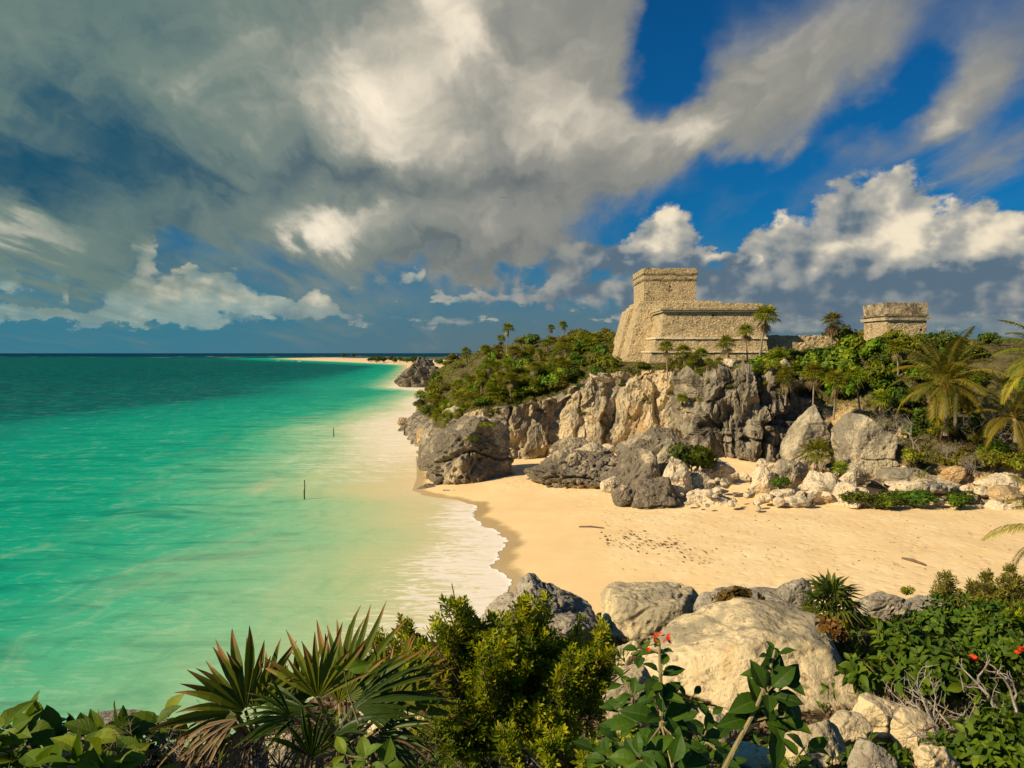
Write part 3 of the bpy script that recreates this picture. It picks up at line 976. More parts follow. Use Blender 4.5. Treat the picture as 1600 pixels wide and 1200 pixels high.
def prom_z(x, y):
    x = np.asarray(x, float)
    y = np.asarray(y, float)
    edge = np.where(x < 0, 13.0 + np.clip(x, -6, 0) * 1.35, 13.0 + np.clip(x, 0, 20) * 0.05)      # where the drop begins
    flat = np.interp(y, [-8, 0, 2.5, 4, 6, 8, 9.5, 13, 20], [12.7, 12.5, 12.1, 11.6, 10.95, 10.3, 10.1, 9.9, 9.2])
    side = -np.clip(-x - 1.0, 0, 30) * 0.16 - np.clip(x - 12, 0, 40) * 0.03
    drop = np.clip(y - edge, 0, None)
    z = flat + side - np.minimum(drop * 1.5, 10 + 0.0 * x)
    z = z - np.clip(-x - 7, 0, 20) * 1.6
    return np.maximum(z, -3.0)


px_ = np.arange(-16, 46, 0.16)
py_ = np.arange(-4, 26, 0.16)
X, Yg = np.meshgrid(px_, py_)
Z = prom_z(X, Yg)
pp = np.stack([X.ravel(), Yg.ravel(), Z.ravel()], 1)
Z = Z + (fbm(pp * 0.5, 4, 71) * 0.35 + fbm(pp * 2.2, 3, 75) * 0.12).reshape(X.shape) * smooth(Yg, 1.0, 4.0)


def soil_mat():
    p = objpos()
    n1 = noise(p, 1.3, 5, 0.65)
    n2 = noise(p, 9.0, 6, 0.7)
    c = mixc(sstep(n1 + (n2 - 0.5) * 0.5, 0.38, 0.6), (0.035, 0.028, 0.016), (0.14, 0.105, 0.06))
    c = mixc(sstep(n2 + (n1 - 0.5) * 0.6, 0.60, 0.70), c, (0.40, 0.32, 0.20))
    return principled(c, 0.95, bump(n2 + n1, 0.9, 0.08), 0.1)


M['soil'] = material('leaf_litter_soil', soil_mat)
tag(MB().add(np.stack([X, Yg, Z], -1).reshape(-1, 3), grid_faces(len(py_), len(px_))).build('ground', M['soil'], None, True), kind='structure')
# ------------------------------------------------------------------ ruins


def masonry():
    p = objpos()
    sc = mapping(p, (2.3, 2.3, 5.0))
    wob = vmath('ADD', sc, vmath('MULTIPLY', noise(p, 1.2, 3, 0.6, 0, True), (0.7, 0.7, 0.7)))
    cell = voro(wob, 1.0, 'F1', 0.85, out=1)
    edge = voro(wob, 1.0, 'DISTANCE_TO_EDGE', 0.85)
    bw = nd('RGBToBW', {0: cell})
    n1 = noise(p, 0.55, 5, 0.62)
    n2 = noise(p, 4.0, 6, 0.7)
    c = mixc(bw, (0.58, 0.435, 0.225), (0.76, 0.60, 0.35))
    c = mixc(sstep(n1 + (n2 - 0.5) * 0.7, 0.50, 0.72) * 0.85, c, (0.36, 0.29, 0.17))
    c = mixc(sstep(noise(mapping(p, (1, 1, .6), loc=(13, 2, 7)), 0.7, 6, 0.7) + (n2 - .5) * .4, 0.58, 0.72) * 0.6, c, (0.74, 0.62, 0.42))
    c = mixc(sstep(noise(mapping(p, (1, 1, 0.3), loc=(3, 9, 1)), 0.9, 5, 0.65) + (n2 - 0.5) * 0.5, 0.60, 0.78) * 0.6, c, (0.58, 0.36, 0.16))
    c = mixc(sstep(noise(mapping(p, (0.5, 0.5, 1.6), loc=(5, 1, 3)), 1.0, 7, 0.72), 0.54, 0.66) * 0.65, c, (0.25, 0.20, 0.12))
    c = mixc(sstep(edge + (n2 - 0.5) * 0.12, 0.06, 0.0) * 0.42, c, (0.22, 0.16, 0.085))
    c = mixc(sstep(n2 + (n1 - 0.5) * 0.5, 0.47, 0.33) * 0.9, c, (0.15, 0.11, 0.06))
    h = sstep(edge, 0.0, 0.16) * 0.24 + n2 * 0.9 + n1 * 0.9
    return principled(c, 0.93, bump(h, 1.0, 0.26), 0.12)


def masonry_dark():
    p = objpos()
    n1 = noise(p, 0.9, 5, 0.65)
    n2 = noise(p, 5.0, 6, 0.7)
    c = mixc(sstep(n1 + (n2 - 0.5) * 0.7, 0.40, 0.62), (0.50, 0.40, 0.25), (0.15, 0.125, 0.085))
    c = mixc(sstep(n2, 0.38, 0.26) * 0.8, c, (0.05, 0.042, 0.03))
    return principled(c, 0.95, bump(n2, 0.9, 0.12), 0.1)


M['masonry'] = material('ruined_limestone_masonry', masonry)
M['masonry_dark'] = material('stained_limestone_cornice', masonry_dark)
M['plaster'] = material('pale_plastered_stone', rock_shader((0.70, 0.58, 0.38), (0.52, 0.42, 0.26), (0.12, 0.09, 0.05), (0.62, 0.45, 0.24), 1.5, 0.3, 0.2, 0.5))
M['recess_shade'] = material('painted_recess_shade', lambda: principled((0.03, 0.022, 0.014), 0.95))  # near-black colour stands in for the shade inside the window recesses


def wall_box(mb, b, t, z0, z1, res=0.28, amp=0.10, erode=0.0, holes=(), seed=0, topres=True):
    """battered box: b and t are (x0, x1, y0, y1) at the bottom and the top; the faces are wobbled like old masonry; holes (x0, x1, z0, z1) go into the front"""
    b, t = np.array(b, float), np.array(t, float)
    nz = max(2, int((z1 - z0) / res) + 1)
    nx = max(2, int((b[1] - b[0]) / res) + 1)
    ny = max(2, int((b[3] - b[2]) / res) + 1)
    zz = np.linspace(0, 1, nz)

    def put(P, uvn, skip=None):
        n0, n1 = P.shape[:2]
        V = P.reshape(-1, 3).copy()
        d = np.stack([fbm(V * 0.8, 3, 90 + seed), fbm(V * 0.8 + 40, 3, 91 + seed), fbm(V * 0.8 + 80, 2, 92 + seed)], 1) + 0.6 * np.stack([perlin(V * 3.1, 93), perlin(V * 3.1 + 9, 94), perlin(V * 3.1 + 5, 95)], 1)
        V += d * amp
        top = smooth(V[:, 2], z1 - 0.5, z1 - 0.05)
        V[:, 2] -= top * erode * np.abs(fbm(V * np.array([0.7, 0.7, 0]), 3, 97 + seed)) * 2.0
        Fq = grid_faces(n0, n1)
        if skip is not None:
            c = P.reshape(-1, 3)[Fq].mean(1)
            Fq = Fq[~skip(c)]
        mb.add(V, Fq)

    def skip_front(c):
        k = np.zeros(len(c), bool)
        for h in holes:
            k |= (c[:, 0] > h[0]) & (c[:, 0] < h[1]) & (c[:, 2] > h[2]) & (c[:, 2] < h[3])
        return k
    for side in range(4):
        n = nx if side in (0, 2) else ny
        uu = np.linspace(0, 1, n)
        U, Zt = np.meshgrid(uu, zz)
        r = b[None, None, :] * (1 - Zt[..., None]) + t[None, None, :] * Zt[..., None]
        z = z0 + (z1 - z0) * Zt
        if side == 0:
            P = np.stack([r[..., 0] * (1 - U) + r[..., 1] * U, r[..., 2], z], -1)
            put(P, 0, skip_front if holes else None)
        elif side == 2:
            P = np.stack([r[..., 1] * (1 - U) + r[..., 0] * U, r[..., 3], z], -1)
            put(P, 0)
        elif side == 3:
            P = np.stack([r[..., 0], r[..., 3] * (1 - U) + r[..., 2] * U, z], -1)
            put(P, 0)
        else:
            P = np.stack([r[..., 1], r[..., 2] * (1 - U) + r[..., 3] * U, z], -1)
            put(P, 0)
    U, Vv = np.meshgrid(np.linspace(0, 1, nx), np.linspace(0, 1, ny))
    P = np.stack([t[0] * (1 - U) + t[1] * U, t[2] * (1 - Vv) + t[3] * Vv, np.full(U.shape, z1)], -1)
    put(P, 0)
    return mb


def grow(r, d):
    return (r[0] - d, r[1] + d, r[2] - d, r[3] + d)


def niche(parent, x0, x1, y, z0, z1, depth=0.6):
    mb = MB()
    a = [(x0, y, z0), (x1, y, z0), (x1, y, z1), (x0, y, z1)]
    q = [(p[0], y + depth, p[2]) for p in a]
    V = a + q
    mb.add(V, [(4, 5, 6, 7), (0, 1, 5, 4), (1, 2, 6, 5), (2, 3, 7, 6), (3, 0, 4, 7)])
    return mb.build('window', M['recess_shade'], parent)


# the tall temple on its stepped base
cas = empty('temple_ruin', (0, 0, 0), 'tallest sunlit stone ruin, a square temple on a stepped terrace at the cliff top', 'ruin')
g = 12.4
plinth = wall_box(MB(), (16.9, 32.2, 103.4, 120), (17.3, 31.9, 103.7, 120), g - 1.5, 14.0, 0.3, 0.12, 0.1).build('plinth', M['masonry'], cas)
wall_box(MB(), (17.15, 32.0, 103.52, 119.7), (17.2, 31.95, 103.55, 119.6), 14.0, 14.2, 0.3, 0.06).build('moulding', M['plaster'], plinth)
tier = wall_box(MB(), (17.7, 32.0, 104.0, 120.5), (18.0, 31.8, 104.3, 120), 14.2, 15.72, 0.28, 0.10).build('lower_tier', M['masonry'], cas)
wall_box(MB(), (17.85, 31.95, 104.1, 119.8), (17.9, 31.9, 104.15, 119.7), 15.7, 15.95, 0.3, 0.06).build('moulding', M['plaster'], tier)
wing = wall_box(MB(), (18.7, 32.0, 104.9, 121), (19.2, 31.6, 105.2, 120.5), 15.95, 19.12, 0.26, 0.09, holes=((25.3, 25.62, 18.55, 18.95),)).build('terrace_wing', M['masonry'], cas)
niche(wing, 25.2, 25.75, 105.12, 18.45, 19.05)
wall_box(MB(), (18.95, 31.9, 104.85, 120), (18.85, 32.0, 104.75, 120), 19.1, 19.28, 0.3, 0.05).build('cornice', M['plaster'], wing)
wall_box(MB(), (18.75, 32.1, 104.65, 119.6), (18.65, 32.2, 104.55, 119.6), 19.34, 19.56, 0.3, 0.05).build('cornice', M['plaster'], wing)
wall_box(MB(), (19.1, 31.75, 105.05, 119.4), (19.0, 31.9, 105.0, 119.4), 19.2, 20.25, 0.26, 0.10, 0.22, seed=3).build('parapet', M['masonry'], wing)
body = wall_box(MB(), (14.7, 27.0, 109.6, 128), (17.35, 27.0, 113.7, 126.8), g - 1.2, 20.7, 0.3, 0.14, 0.15, seed=5).build('pyramid_base', M['masonry'], cas)
wall_box(MB(), (14.2, 16.8, 117.5, 126.5), (16.7, 17.6, 118.2, 126), g - 1.2, 20.2, 0.3, 0.16, 0.3, seed=7).build('stair_buttress', M['masonry'], body)
wall_box(MB(), (17.6, 29.0, 114.6, 126), (17.7, 28.6, 114.8, 126), 20.6, 21.15, 0.3, 0.10, 0.2, seed=9).build('upper_step', M['masonry'], body)
tw = (18.35, 25.5, 115.9, 125.6)
temple = wall_box(MB(), tw, (18.3, 25.55, 115.85, 125.6), 21.1, 24.0, 0.24, 0.07, holes=((21.9, 22.15, 23.05, 23.35),), seed=11).build('temple_wall', M['masonry'], cas)
niche(temple, 21.8, 22.25, 116.1, 22.95, 23.45)
wall_box(MB(), grow(tw, 0.12), grow(tw, 0.22), 23.98, 24.2, 0.3, 0.06).build('cornice', M['masonry_dark'], temple)
wall_box(MB(), grow(tw, 0.08), grow(tw, 0.16), 24.2, 24.78, 0.26, 0.06, seed=13).build('frieze', M['masonry'], temple)
wall_box(MB(), grow(tw, 0.22), grow(tw, 0.30), 24.78, 24.98, 0.3, 0.06).build('cornice', M['masonry_dark'], temple)
wall_box(MB(), grow(tw, 0.10), grow(tw, 0.20), 24.95, 25.72, 0.24, 0.07, 0.16, seed=15).build('roof_band', M['masonry'], temple)

# the small temple to the right, with flaring walls and roof bands
sm = empty('temple_ruin', (0, 0, 0), 'small flat-roofed stone ruin with flaring cornice rising behind bright bushes on the right', 'ruin')
sr = (42.95, 47.3, 95.4, 101.5)
w1 = wall_box(MB(), sr, grow(sr, 0.10), 13.2, 17.72, 0.24, 0.08, seed=21, holes=((46.55, 46.8, 16.35, 16.8),)).build('wall', M['masonry'], sm)
niche(w1, 46.45, 46.9, 95.5, 16.25, 16.9, 0.4)
wall_box(MB(), grow(sr, 0.32), grow(sr, 0.44), 17.70, 18.0, 0.26, 0.06, seed=22).build('cornice', M['plaster'], w1)
wall_box(MB(), grow(sr, 0.10), grow(sr, 0.12), 18.0, 18.22, 0.3, 0.05).build('recess_band', M['masonry_dark'], w1)
wall_box(MB(), grow(sr, 0.30), grow(sr, 0.36), 18.22, 18.44, 0.28, 0.06).build('cornice', M['masonry_dark'], w1)
wall_box(MB(), grow(sr, 0.08), grow(sr, 0.20), 18.42, 19.72, 0.24, 0.09, 0.06, seed=24).build('roof_band', M['masonry_dark'], w1)

# the rubble wall between the two
rw = wall_box(MB(), (32.6, 44.5, 107.2, 109.5), (32.8, 44.3, 107.5, 109.3), 12.3, 16.25, 0.25, 0.22, 0.32, seed=31).build('rubble_wall', M['masonry'])
tag(rw, 'low broken wall of rough stones running from the big temple toward the small one', 'wall')

for root_, base_ in ((cas, Vector((24.5, 112, 12.8))), (sm, Vector((45.1, 98.4, 14.6)))):      # each ruin's origin stands at its base
    root_.location = base_
    for ch_ in bpy.data.objects:
        if ch_.parent is root_ or ch_.parent == root_:
            ch_.location = -base_
# ------------------------------------------------------------------ rocks
_ICO = {}


def ico(level):
    if level not in _ICO:
        bm = bmesh.new()
        bmesh.ops.create_icosphere(bm, subdivisions=level, radius=1.0)
        _ICO[level] = (np.array([v.co[:] for v in bm.verts]), np.array([[v.index for v in f.verts] for f in bm.faces]))
        bm.free()
    return _ICO[level]


def rock_verts(seed, dims, level=5, planes=(), nfac=14, rough=0.10, pits=0.05, round_=34.0, extra=None, freq=1.0, flat_base=None):
    """angular boulder: a ball cut by planes, then weathered; dims are full width, depth, height in metres"""
    V, Fc = ico(level)
    rs = np.random.RandomState(seed)
    n = unit(rs.normal(size=(nfac, 3)))
    h = rs.uniform(0.72, 1.0, nfac)
    if len(planes):
        n = np.concatenate([n, unit(np.array([p[:3] for p in planes], float))])
        h = np.concatenate([h, np.array([p[3] for p in planes], float)])
    dn = V @ n.T
    r = np.where(dn > 0.05, h[None, :] / np.maximum(dn, 0.05), 9.0)
    r = np.minimum(r, 1.25)
    rr = -np.log(np.exp(-round_ * r).sum(1)) / round_
    P = V * rr[:, None]
    P = P / np.maximum(P.max(0) - P.min(0), 1e-6) * 1.0
    S = P * np.array(dims)
    m = float(np.mean(dims))
    q = S / m * freq
    o = seed * 7.31
    d = fbm(q * 1.1 + o, 3, seed + 3) * rough * 1.5 + fbm(q * 2.6 + o, 4, seed, 0.55) * rough * 1.0 + fbm(q * 6.0 + o, 4, seed + 9, 0.6, True) * rough * 0.32
    wq = q + fbm(q * 2, 3, 5)[:, None] * 0.25
    f1, f2 = worley(wq * 3.0 + o, seed)
    g1, g2 = worley(wq * 8.0 + o, seed + 1)
    d -= (1 - smooth(f1, 0.05, 0.55)) * pits * 1.5 * smooth(fbm(q * 1.3 + 9, 2, seed), -0.2, 0.3)
    d -= (1 - smooth(g1, 0.05, 0.45)) * pits * 0.8
    seam = np.abs(fbm(q * np.array([0.5, 0.5, 1.1]) + o + 3, 3, seed + 20))
    d -= (1 - smooth(seam, 0.0, 0.035)) * pits * 1.1
    if extra is not None:
        d += extra(q, V)
    S = S + V * (d * m)[:, None]
    return S, Fc


def make_rock(name, pos, dims, seed, mat, label, level=5, group=None, rz=0.0, cat='rock', smooth_=False, **kw):
    S, Fc = rock_verts(seed, dims, level, **kw)
    lo, hi = S.min(0), S.max(0)
    S = (S - (lo + hi) / 2) / (hi - lo) * np.array(dims)
    S[:, 2] -= S[:, 2].min()
    o = MB().add(S, Fc).build(name, mat, None, smooth_)
    o.location = pos
    o.rotation_euler = (0, 0, rz)
    return tag(o, label, cat, group)


def box_rock(box, Y, mat, seed, label, depth=None, level=5, sink=0.42, name='boulder', group=None, **kw):
    """boulder that fills a box of the photograph (x0, y0, x1, y1) at distance Y"""
    w0 = (box[2] - box[0]) * Y / F
    d = w0 * 0.8 if depth is None else depth
    Yc = Y + d * 0.4
    sink = max(sink, 0.38)
    top = at((box[0] + box[2]) / 2, box[1], Yc)
    bot = at((box[0] + box[2]) / 2, box[3], Y)
    w = (box[2] - box[0]) * Yc / F
    h = max(top.z - bot.z, 0.1)
    return make_rock(name, Vector((top.x, Yc, bot.z - h * sink)), (w, d, h * (1 + sink)), seed, mat, label, level, group, **kw)


# --- along the water
box_rock((652, 650, 812, 770), 85, M['dark_rock'], 3, 'huge grey sea rock tufted with grass, standing at the water edge of the beach', depth=9.5, level=7, name='sea_rock', nfac=8, sink=0.10,
         planes=[(-0.66, -0.25, 0.70, 0.50), (0.74, -0.66, 0.14, 0.46), (-0.45, -0.85, 0.30, 0.72), (1, 0.2, 0.10, 0.86), (0.25, 0.1, 1, 0.90)], rough=0.165, pits=0.075, freq=1.3)
ledges = [((620, 652, 640, 664), 156, 'ochre_rock', 'small ochre rock ledge jutting over the water at the far end of the headland', 2.5),
          ((634, 640, 700, 670), 152, 'dark_rock', 'dark undercut ledge of grey rock behind the ochre ledge', 6.5),
          ((655, 668, 705, 706), 118, 'grey_rock', 'grey rock shelf at the water line between the ledge and the huge sea rock', 5.0),
          ((650, 668, 678, 690), 121, 'ochre_rock', 'ochre wet rock at the water line left of the grey shelf', 3.0),
          ((690, 628, 765, 668), 112, 'grey_rock', 'long pale grey outcrop at the foot of the green slope', 6.0),
          ((652, 692, 694, 742), 97, 'dark_rock', 'dark craggy rock just left of and behind the huge sea rock', 5.0),
          ((648, 757, 690, 774), 84, 'dark_rock', 'low wet black rock lapped by foam at the foot of the sea rock', 3.0),
          ((684, 762, 742, 779), 81.5, 'dark_rock', 'flat dark wet rock half buried at the sand edge of the sea rock', 3.0)]
for i, (b, Y, m, lb, d) in enumerate(ledges):
    box_rock(b, Y, M[m], 20 + i, lb, depth=d, level=5, rough=0.14, pits=0.05, sink=0.3)
box_rock((617, 557, 694, 607), 335, M['dark_rock'], 41, 'far rounded rock cliff standing in the surf at the end of the cove', depth=20, level=6, name='sea_rock', sink=0.12, planes=[(-0.75, 0, 0.55, 0.62)], rough=0.10)
box_rock((698, 553, 736, 600), 322, M['grey_rock'], 43, 'far pale rock wall right of the dark cleft in the cove', depth=16, level=6, name='sea_rock', sink=0.3, rough=0.08)

# --- the low grey ridge on the sand
box_rock((818, 700, 1000, 778), 79, M['dark_rock'], 51, 'broad low ridge of pitted dark grey rock on the sand right of the sea rock', depth=13, level=7, name='rock_ridge', sink=0.12, nfac=22,
         planes=[(0.0, -0.5, 0.85, 0.72), (-0.6, -0.2, 0.75, 0.72), (0, 0, 1, 0.7)], rough=0.13, pits=0.07, freq=2.0)
ridge = [((980, 668, 1080, 722), 83, 'dark_rock', 'dark rock heap joining the ridge to the cliff foot behind the tall grey boulder'),
         ((1020, 692, 1064, 742), 76, 'grey_rock', 'grey boulder wedged between the tall grey and the upright pale boulders'),
         ((860, 682, 930, 716), 91, 'dark_rock', 'dark low rock at the cliff foot behind the left part of the ridge'),
         ((950, 700, 1035, 785), 73, 'dark_rock', 'tall grey boulder at the right end of the dark ridge'),
         ((1030, 712, 1085, 790), 71, 'pale_rock', 'upright pale boulder with a dark seam right of the dark ridge'),
         ((985, 745, 1070, 796), 68.5, 'dark_rock', 'dark pitted boulder at the sand edge in front of the ridge'),
         ((937, 744, 966, 766), 70.5, 'pale_rock', 'round tan stone lodged in the dark ridge'),
         ((955, 757, 992, 786), 69.6, 'dark_rock', 'rounded dark stone beneath the tan stone'),
         ((1072, 736, 1112, 768), 72, 'grey_rock', 'dark block in shade beside the upright pale boulder'),
         ((1060, 764, 1150, 796), 69, 'pale_rock', 'pale knobbly boulders edge on the sand right of the ridge'),
         ((1085, 716, 1150, 752), 76, 'pale_rock', 'pale grey boulder below the big round bush'),
         ((900, 690, 960, 722), 88, 'grey_rock', 'grey rubble rock at the foot of the tall cliff behind the ridge'),
         ((960, 680, 1030, 712), 86, 'grey_rock', 'cracked grey rock below the cliff seam behind the ridge')]
for i, (b, Y, m, lb) in enumerate(ridge):
    box_rock(b, Y, M[m], 60 + i, lb, level=6, rough=0.12, pits=0.06, sink=0.22)

# --- the big blocks below the palms
box_rock((1222, 632, 1294, 722), 78, M['grey_rock'], 81, 'tall leaning triangular grey boulder on the slope below the palms', level=6, depth=4.5, nfac=7, sink=0.18, rough=0.10, pits=0.045,
         planes=[(-0.78, -0.1, 0.55, 0.52), (0.85, -0.1, 0.35, 0.62), (0.1, -0.95, 0.25, 0.62)])
box_rock((1308, 646, 1402, 738), 75, M['grey_rock'], 82, 'square grey block boulder with an orange broken edge below the dead bush', level=6, depth=5, nfac=7, sink=0.15, rough=0.105, pits=0.045,
         planes=[(-0.8, -0.3, 0.45, 0.70), (0.5, 0, 0.7, 0.68), (-0.05, -0.97, 0.25, 0.62), (0.9, -0.3, -0.1, 0.72)])
box_rock((1295, 655, 1338, 690), 79, M['ochre_rock'], 83, 'orange stone wedged above and between the two big grey blocks', level=5, sink=0.3)
box_rock((1400, 660, 1430, 700), 80, M['ochre_rock'], 84, 'orange earthy rock in shade beside the coconut trunk', level=5, sink=0.3)

# --- pale rubble at the back of the sand
rub = [((1240, 736, 1315, 796), 69.0, 'pale_rock', 'jagged pale peak of broken rock at the middle of the sand edge'),
       ((1298, 752, 1345, 796), 68.2, 'pale_rock', 'sharp pale wedge rock leaning right at the sand edge'),
       ((1322, 772, 1374, 797), 67.6, 'pale_rock', 'low pale slab tapering right beside the low green mat'),
       ((1200, 762, 1245, 784), 68.6, 'pale_rock', 'pale block with a pinkish side left of the jagged peak'),
       ((1215, 774, 1262, 796), 67.6, 'pale_rock', 'cream boulder half sunk in sand before the jagged peak'),
       ((1172, 728, 1215, 765), 71.5, 'pale_rock', 'pale crumbling rock below the fluted cliff columns'),
       ((1205, 716, 1262, 756), 72.5, 'grey_rock', 'dark grey broken boulder above the jagged peak'),
       ((1318, 724, 1356, 752), 71.5, 'grey_rock', 'small dark grey block under the square boulder'),
       ((1310, 736, 1340, 762), 70.4, 'pale_rock', 'cream cube of rock below the square boulder'),
       ((1376, 728, 1470, 760), 70.4, 'grey_rock', 'long grey-topped slab of layered rock'),
       ((1378, 742, 1500, 768), 69.4, 'pale_rock', 'long cream slab beneath the grey-topped one'),
       ((1470, 727, 1508, 750), 70.6, 'ochre_rock', 'ochre end block of the long cream slab'),
       ((1512, 736, 1600, 766), 70.0, 'pale_rock', 'broad dusty rock bank on the right behind the sand'),
       ((1540, 782, 1592, 806), 66.2, 'pale_rock', 'flat tan boulder lying on the sand far right'),
       ((1548, 758, 1600, 785), 67.8, 'ochre_rock', 'ochre boulder above the flat tan one far right'),
       ((1180, 716, 1204, 730), 77, 'pale_rock', 'flat white stone at the foot of the sandy chute')]
for i, (b, Y, m, lb) in enumerate(rub):
    box_rock(b, Y, M[m], 100 + i, lb, level=5, rough=0.11, pits=0.05, sink=0.25)

# many smaller stones, three shapes copied
protos = []
for k, mm in enumerate(('pale_rock', 'pale_rock', 'grey_rock')):
    S, Fc = rock_verts(140 + k, (1.0, 0.85, 0.62), 4, rough=0.11, pits=0.06)
    o = MB().add(S, Fc).build('stone', M[mm])
    protos.append(o)
rs = random.Random(5)
spots = []
for i in range(66):
    px = rs.uniform(1120, 1595)
    py = rs.uniform(722, 786)
    spots.append((px, py, rs.uniform(9, 24)))
for i in range(16):
    spots.append((rs.uniform(1060, 1190), rs.uniform(735, 795), rs.uniform(8, 18)))
for i in range(14):
    spots.append((rs.uniform(860, 1080), rs.uniform(690, 715), rs.uniform(8, 20)))
for i, (px, py, wpx) in enumerate(spots):
    Y = 66.2 + (793 - py) * 0.13 if px > 1100 else (66.8 + (793 - py) * 0.16 if py > 718 else 90 + (715 - py) * 0.2)
    p = at(px, py, Y)
    s = wpx * Y / F
    k = rs.randrange(3)
    if i < 3:
        k = i
    zone = 'right of the jagged pale peak' if px > 1320 else ('below the fluted cliff' if px > 1180 else ('at the right foot of the dark ridge' if py > 718 else 'at the foot of the tall cliff'))
    o = protos[k] if i < 3 else copy_thing(protos[k], (0, 0, 0))
    o.location = (p.x, p.y, p.z - s * 0.1)
    o.rotation_euler = (rs.uniform(-.4, .4), rs.uniform(-.4, .4), rs.uniform(0, 6.3))
    o.scale = (s, s * rs.uniform(.8, 1.1), s * rs.uniform(.8, 1.25))
    tag(o, ('grey' if k == 2 else 'pale cream') + ' loose stone in the rubble ' + zone, 'stone', 'loose stones ' + zone)

# --- rocks on the cliff top and hillside
top = [((1120, 560, 1158, 580), 93.5, 'pale_rock', 'smooth pale boulder on the cliff edge below the big temple'),
       ((1108, 570, 1130, 585), 92.5, 'grey_rock', 'grey boulder shaded beside the smooth pale one on the cliff edge'),
       ((1072, 562, 1096, 582), 95.0, 'grey_rock', 'grey rock between the fan palms under the big temple'),
       ((920, 578, 958, 596), 101, 'pale_rock', 'pale overhanging rock lip at the top of the tall cliff'),
       ((1212, 560, 1240, 590), 93, 'grey_rock', 'dark rough rock at the cliff edge right of the tall palm')]
for i, (b, Y, m, lb) in enumerate(top):
    box_rock(b, Y, M[m], 160 + i, lb, level=5, sink=0.3)

# --- close rocks on the promontory
near = [((1002, 958, 1334, 1130), 8.6, 'near_rock', 201, 'largest cream boulder in the foreground, smooth and sunlit behind the big leaves', 7, dict(depth=1.9, nfac=5, sink=0.22, rough=0.045, pits=0.016,
          planes=[(-0.55, -0.1, 0.83, 0.66), (0.32, -0.05, 0.95, 0.72), (0.97, -0.1, 0.15, 0.80), (0.05, -0.93, 0.42, 0.62), (-0.45, -0.85, 0.3, 0.70)])),
        ((937, 922, 1112, 1005), 11.2, 'near_rock', 202, 'blocky grey-pink boulder with a flat top overlooking the beach', 6, dict(depth=1.3, nfac=8, sink=0.25, rough=0.085, pits=0.035,
          planes=[(0, 0, 1, 0.62), (-1, -0.1, 0.1, 0.8), (0.1, -0.95, -0.1, 0.7)])),
        ((1085, 926, 1260, 992), 10.2, 'near_grey', 203, 'flat grey slab behind the largest cream boulder', 6, dict(depth=1.3, nfac=8, sink=0.3, rough=0.07, pits=0.035, planes=[(0.1, 0, 1, 0.6)])),
        ((742, 904, 938, 1010), 10.4, 'near_grey', 204, 'jagged dark grey peak of rock behind the small-leaved shrub', 7, dict(depth=1.3, nfac=8, sink=0.35, rough=0.11, pits=0.05, freq=1.5,
          planes=[(-0.72, -0.1, 0.68, 0.60), (0.60, -0.05, 0.78, 0.58), (0, -0.92, 0.4, 0.7)])),
        ((1212, 902, 1268, 968), 10.6, 'near_grey', 205, 'upright pitted grey rock left of the small fan palm', 6, dict(sink=0.3, rough=0.10, pits=0.05)),
        ((1338, 922, 1422, 972), 12.0, 'near_grey', 206, 'pitted tan rock right of the small fan palm', 6, dict(sink=0.3, rough=0.10, pits=0.05)),
        ((1408, 932, 1490, 972), 12.4, 'near_grey', 207, 'low tan rock half hidden by brown scrub at the right', 6, dict(sink=0.3, rough=0.10, pits=0.04)),
        ((1325, 1084, 1428, 1160), 6.6, 'near_rock', 208, 'bright cream boulder under the leafy bush at lower right', 6, dict(sink=0.2, rough=0.07, pits=0.03, planes=[(0.3, 0, 0.95, 0.7)])),
        ((1395, 1110, 1470, 1180), 6.3, 'near_rock', 209, 'cream rock sloping down right beside the bright cream boulder', 6, dict(sink=0.3, rough=0.07, pits=0.03)),
        ((1285, 1112, 1362, 1160), 6.2, 'near_rock', 210, 'tan rock in the gap below the largest cream boulder', 6, dict(sink=0.3, rough=0.07, pits=0.03)),
        ((1200, 1120, 1328, 1215), 5.6, 'near_rock', 211, 'tan pitted rock with small holes at the bottom edge', 6, dict(sink=0.2, rough=0.08, pits=0.05)),
        ((1325, 1158, 1402, 1225), 5.0, 'near_grey', 212, 'grey pitted rock at the bottom edge below the cream boulder', 6, dict(sink=0.2, rough=0.09, pits=0.05)),
        ((1062, 1100, 1180, 1160), 7.0, 'near_rock', 213, 'pinkish rubble rock below the largest cream boulder', 6, dict(sink=0.3, rough=0.10, pits=0.04)),
        ((935, 1040, 1022, 1130), 7.4, 'near_rock', 214, 'pale rock showing between the shrub and the red-flowered stem', 6, dict(sink=0.2, rough=0.08, pits=0.04)),
        ((960, 1000, 1010, 1060), 9.6, 'near_rock', 215, 'small pale rock wedged left of the largest cream boulder', 5, dict(sink=0.3)),
        ((95, 1118, 235, 1165), 4.3, 'near_grey', 216, 'speckled grey rock behind the vines at lower left', 6, dict(sink=0.5, rough=0.09, pits=0.05)),
        ((1130, 1160, 1215, 1215), 5.2, 'near_rock', 217, 'tan stone at the bottom edge left of the pitted rock', 5, dict(sink=0.3)),
        ((560, 1085, 690, 1150), 6.4, 'near_rock', 218, 'pale stone in the shade under the fan palm leaves', 5, dict(sink=0.4)),
        ((860, 1182, 980, 1230), 3.9, 'near_grey', 219, 'smooth grey stone in shade at the bottom under the shrub', 5, dict(sink=0.4)),
        ((1430, 1165, 1500, 1215), 5.2, 'near_rock', 220, 'tan stone among leaves at the bottom right', 5, dict(sink=0.3)),
        ((395, 1150, 470, 1195), 4.6, 'near_rock', 221, 'tan stone among dry stems under the left fan palm', 5, dict(sink=0.3))]
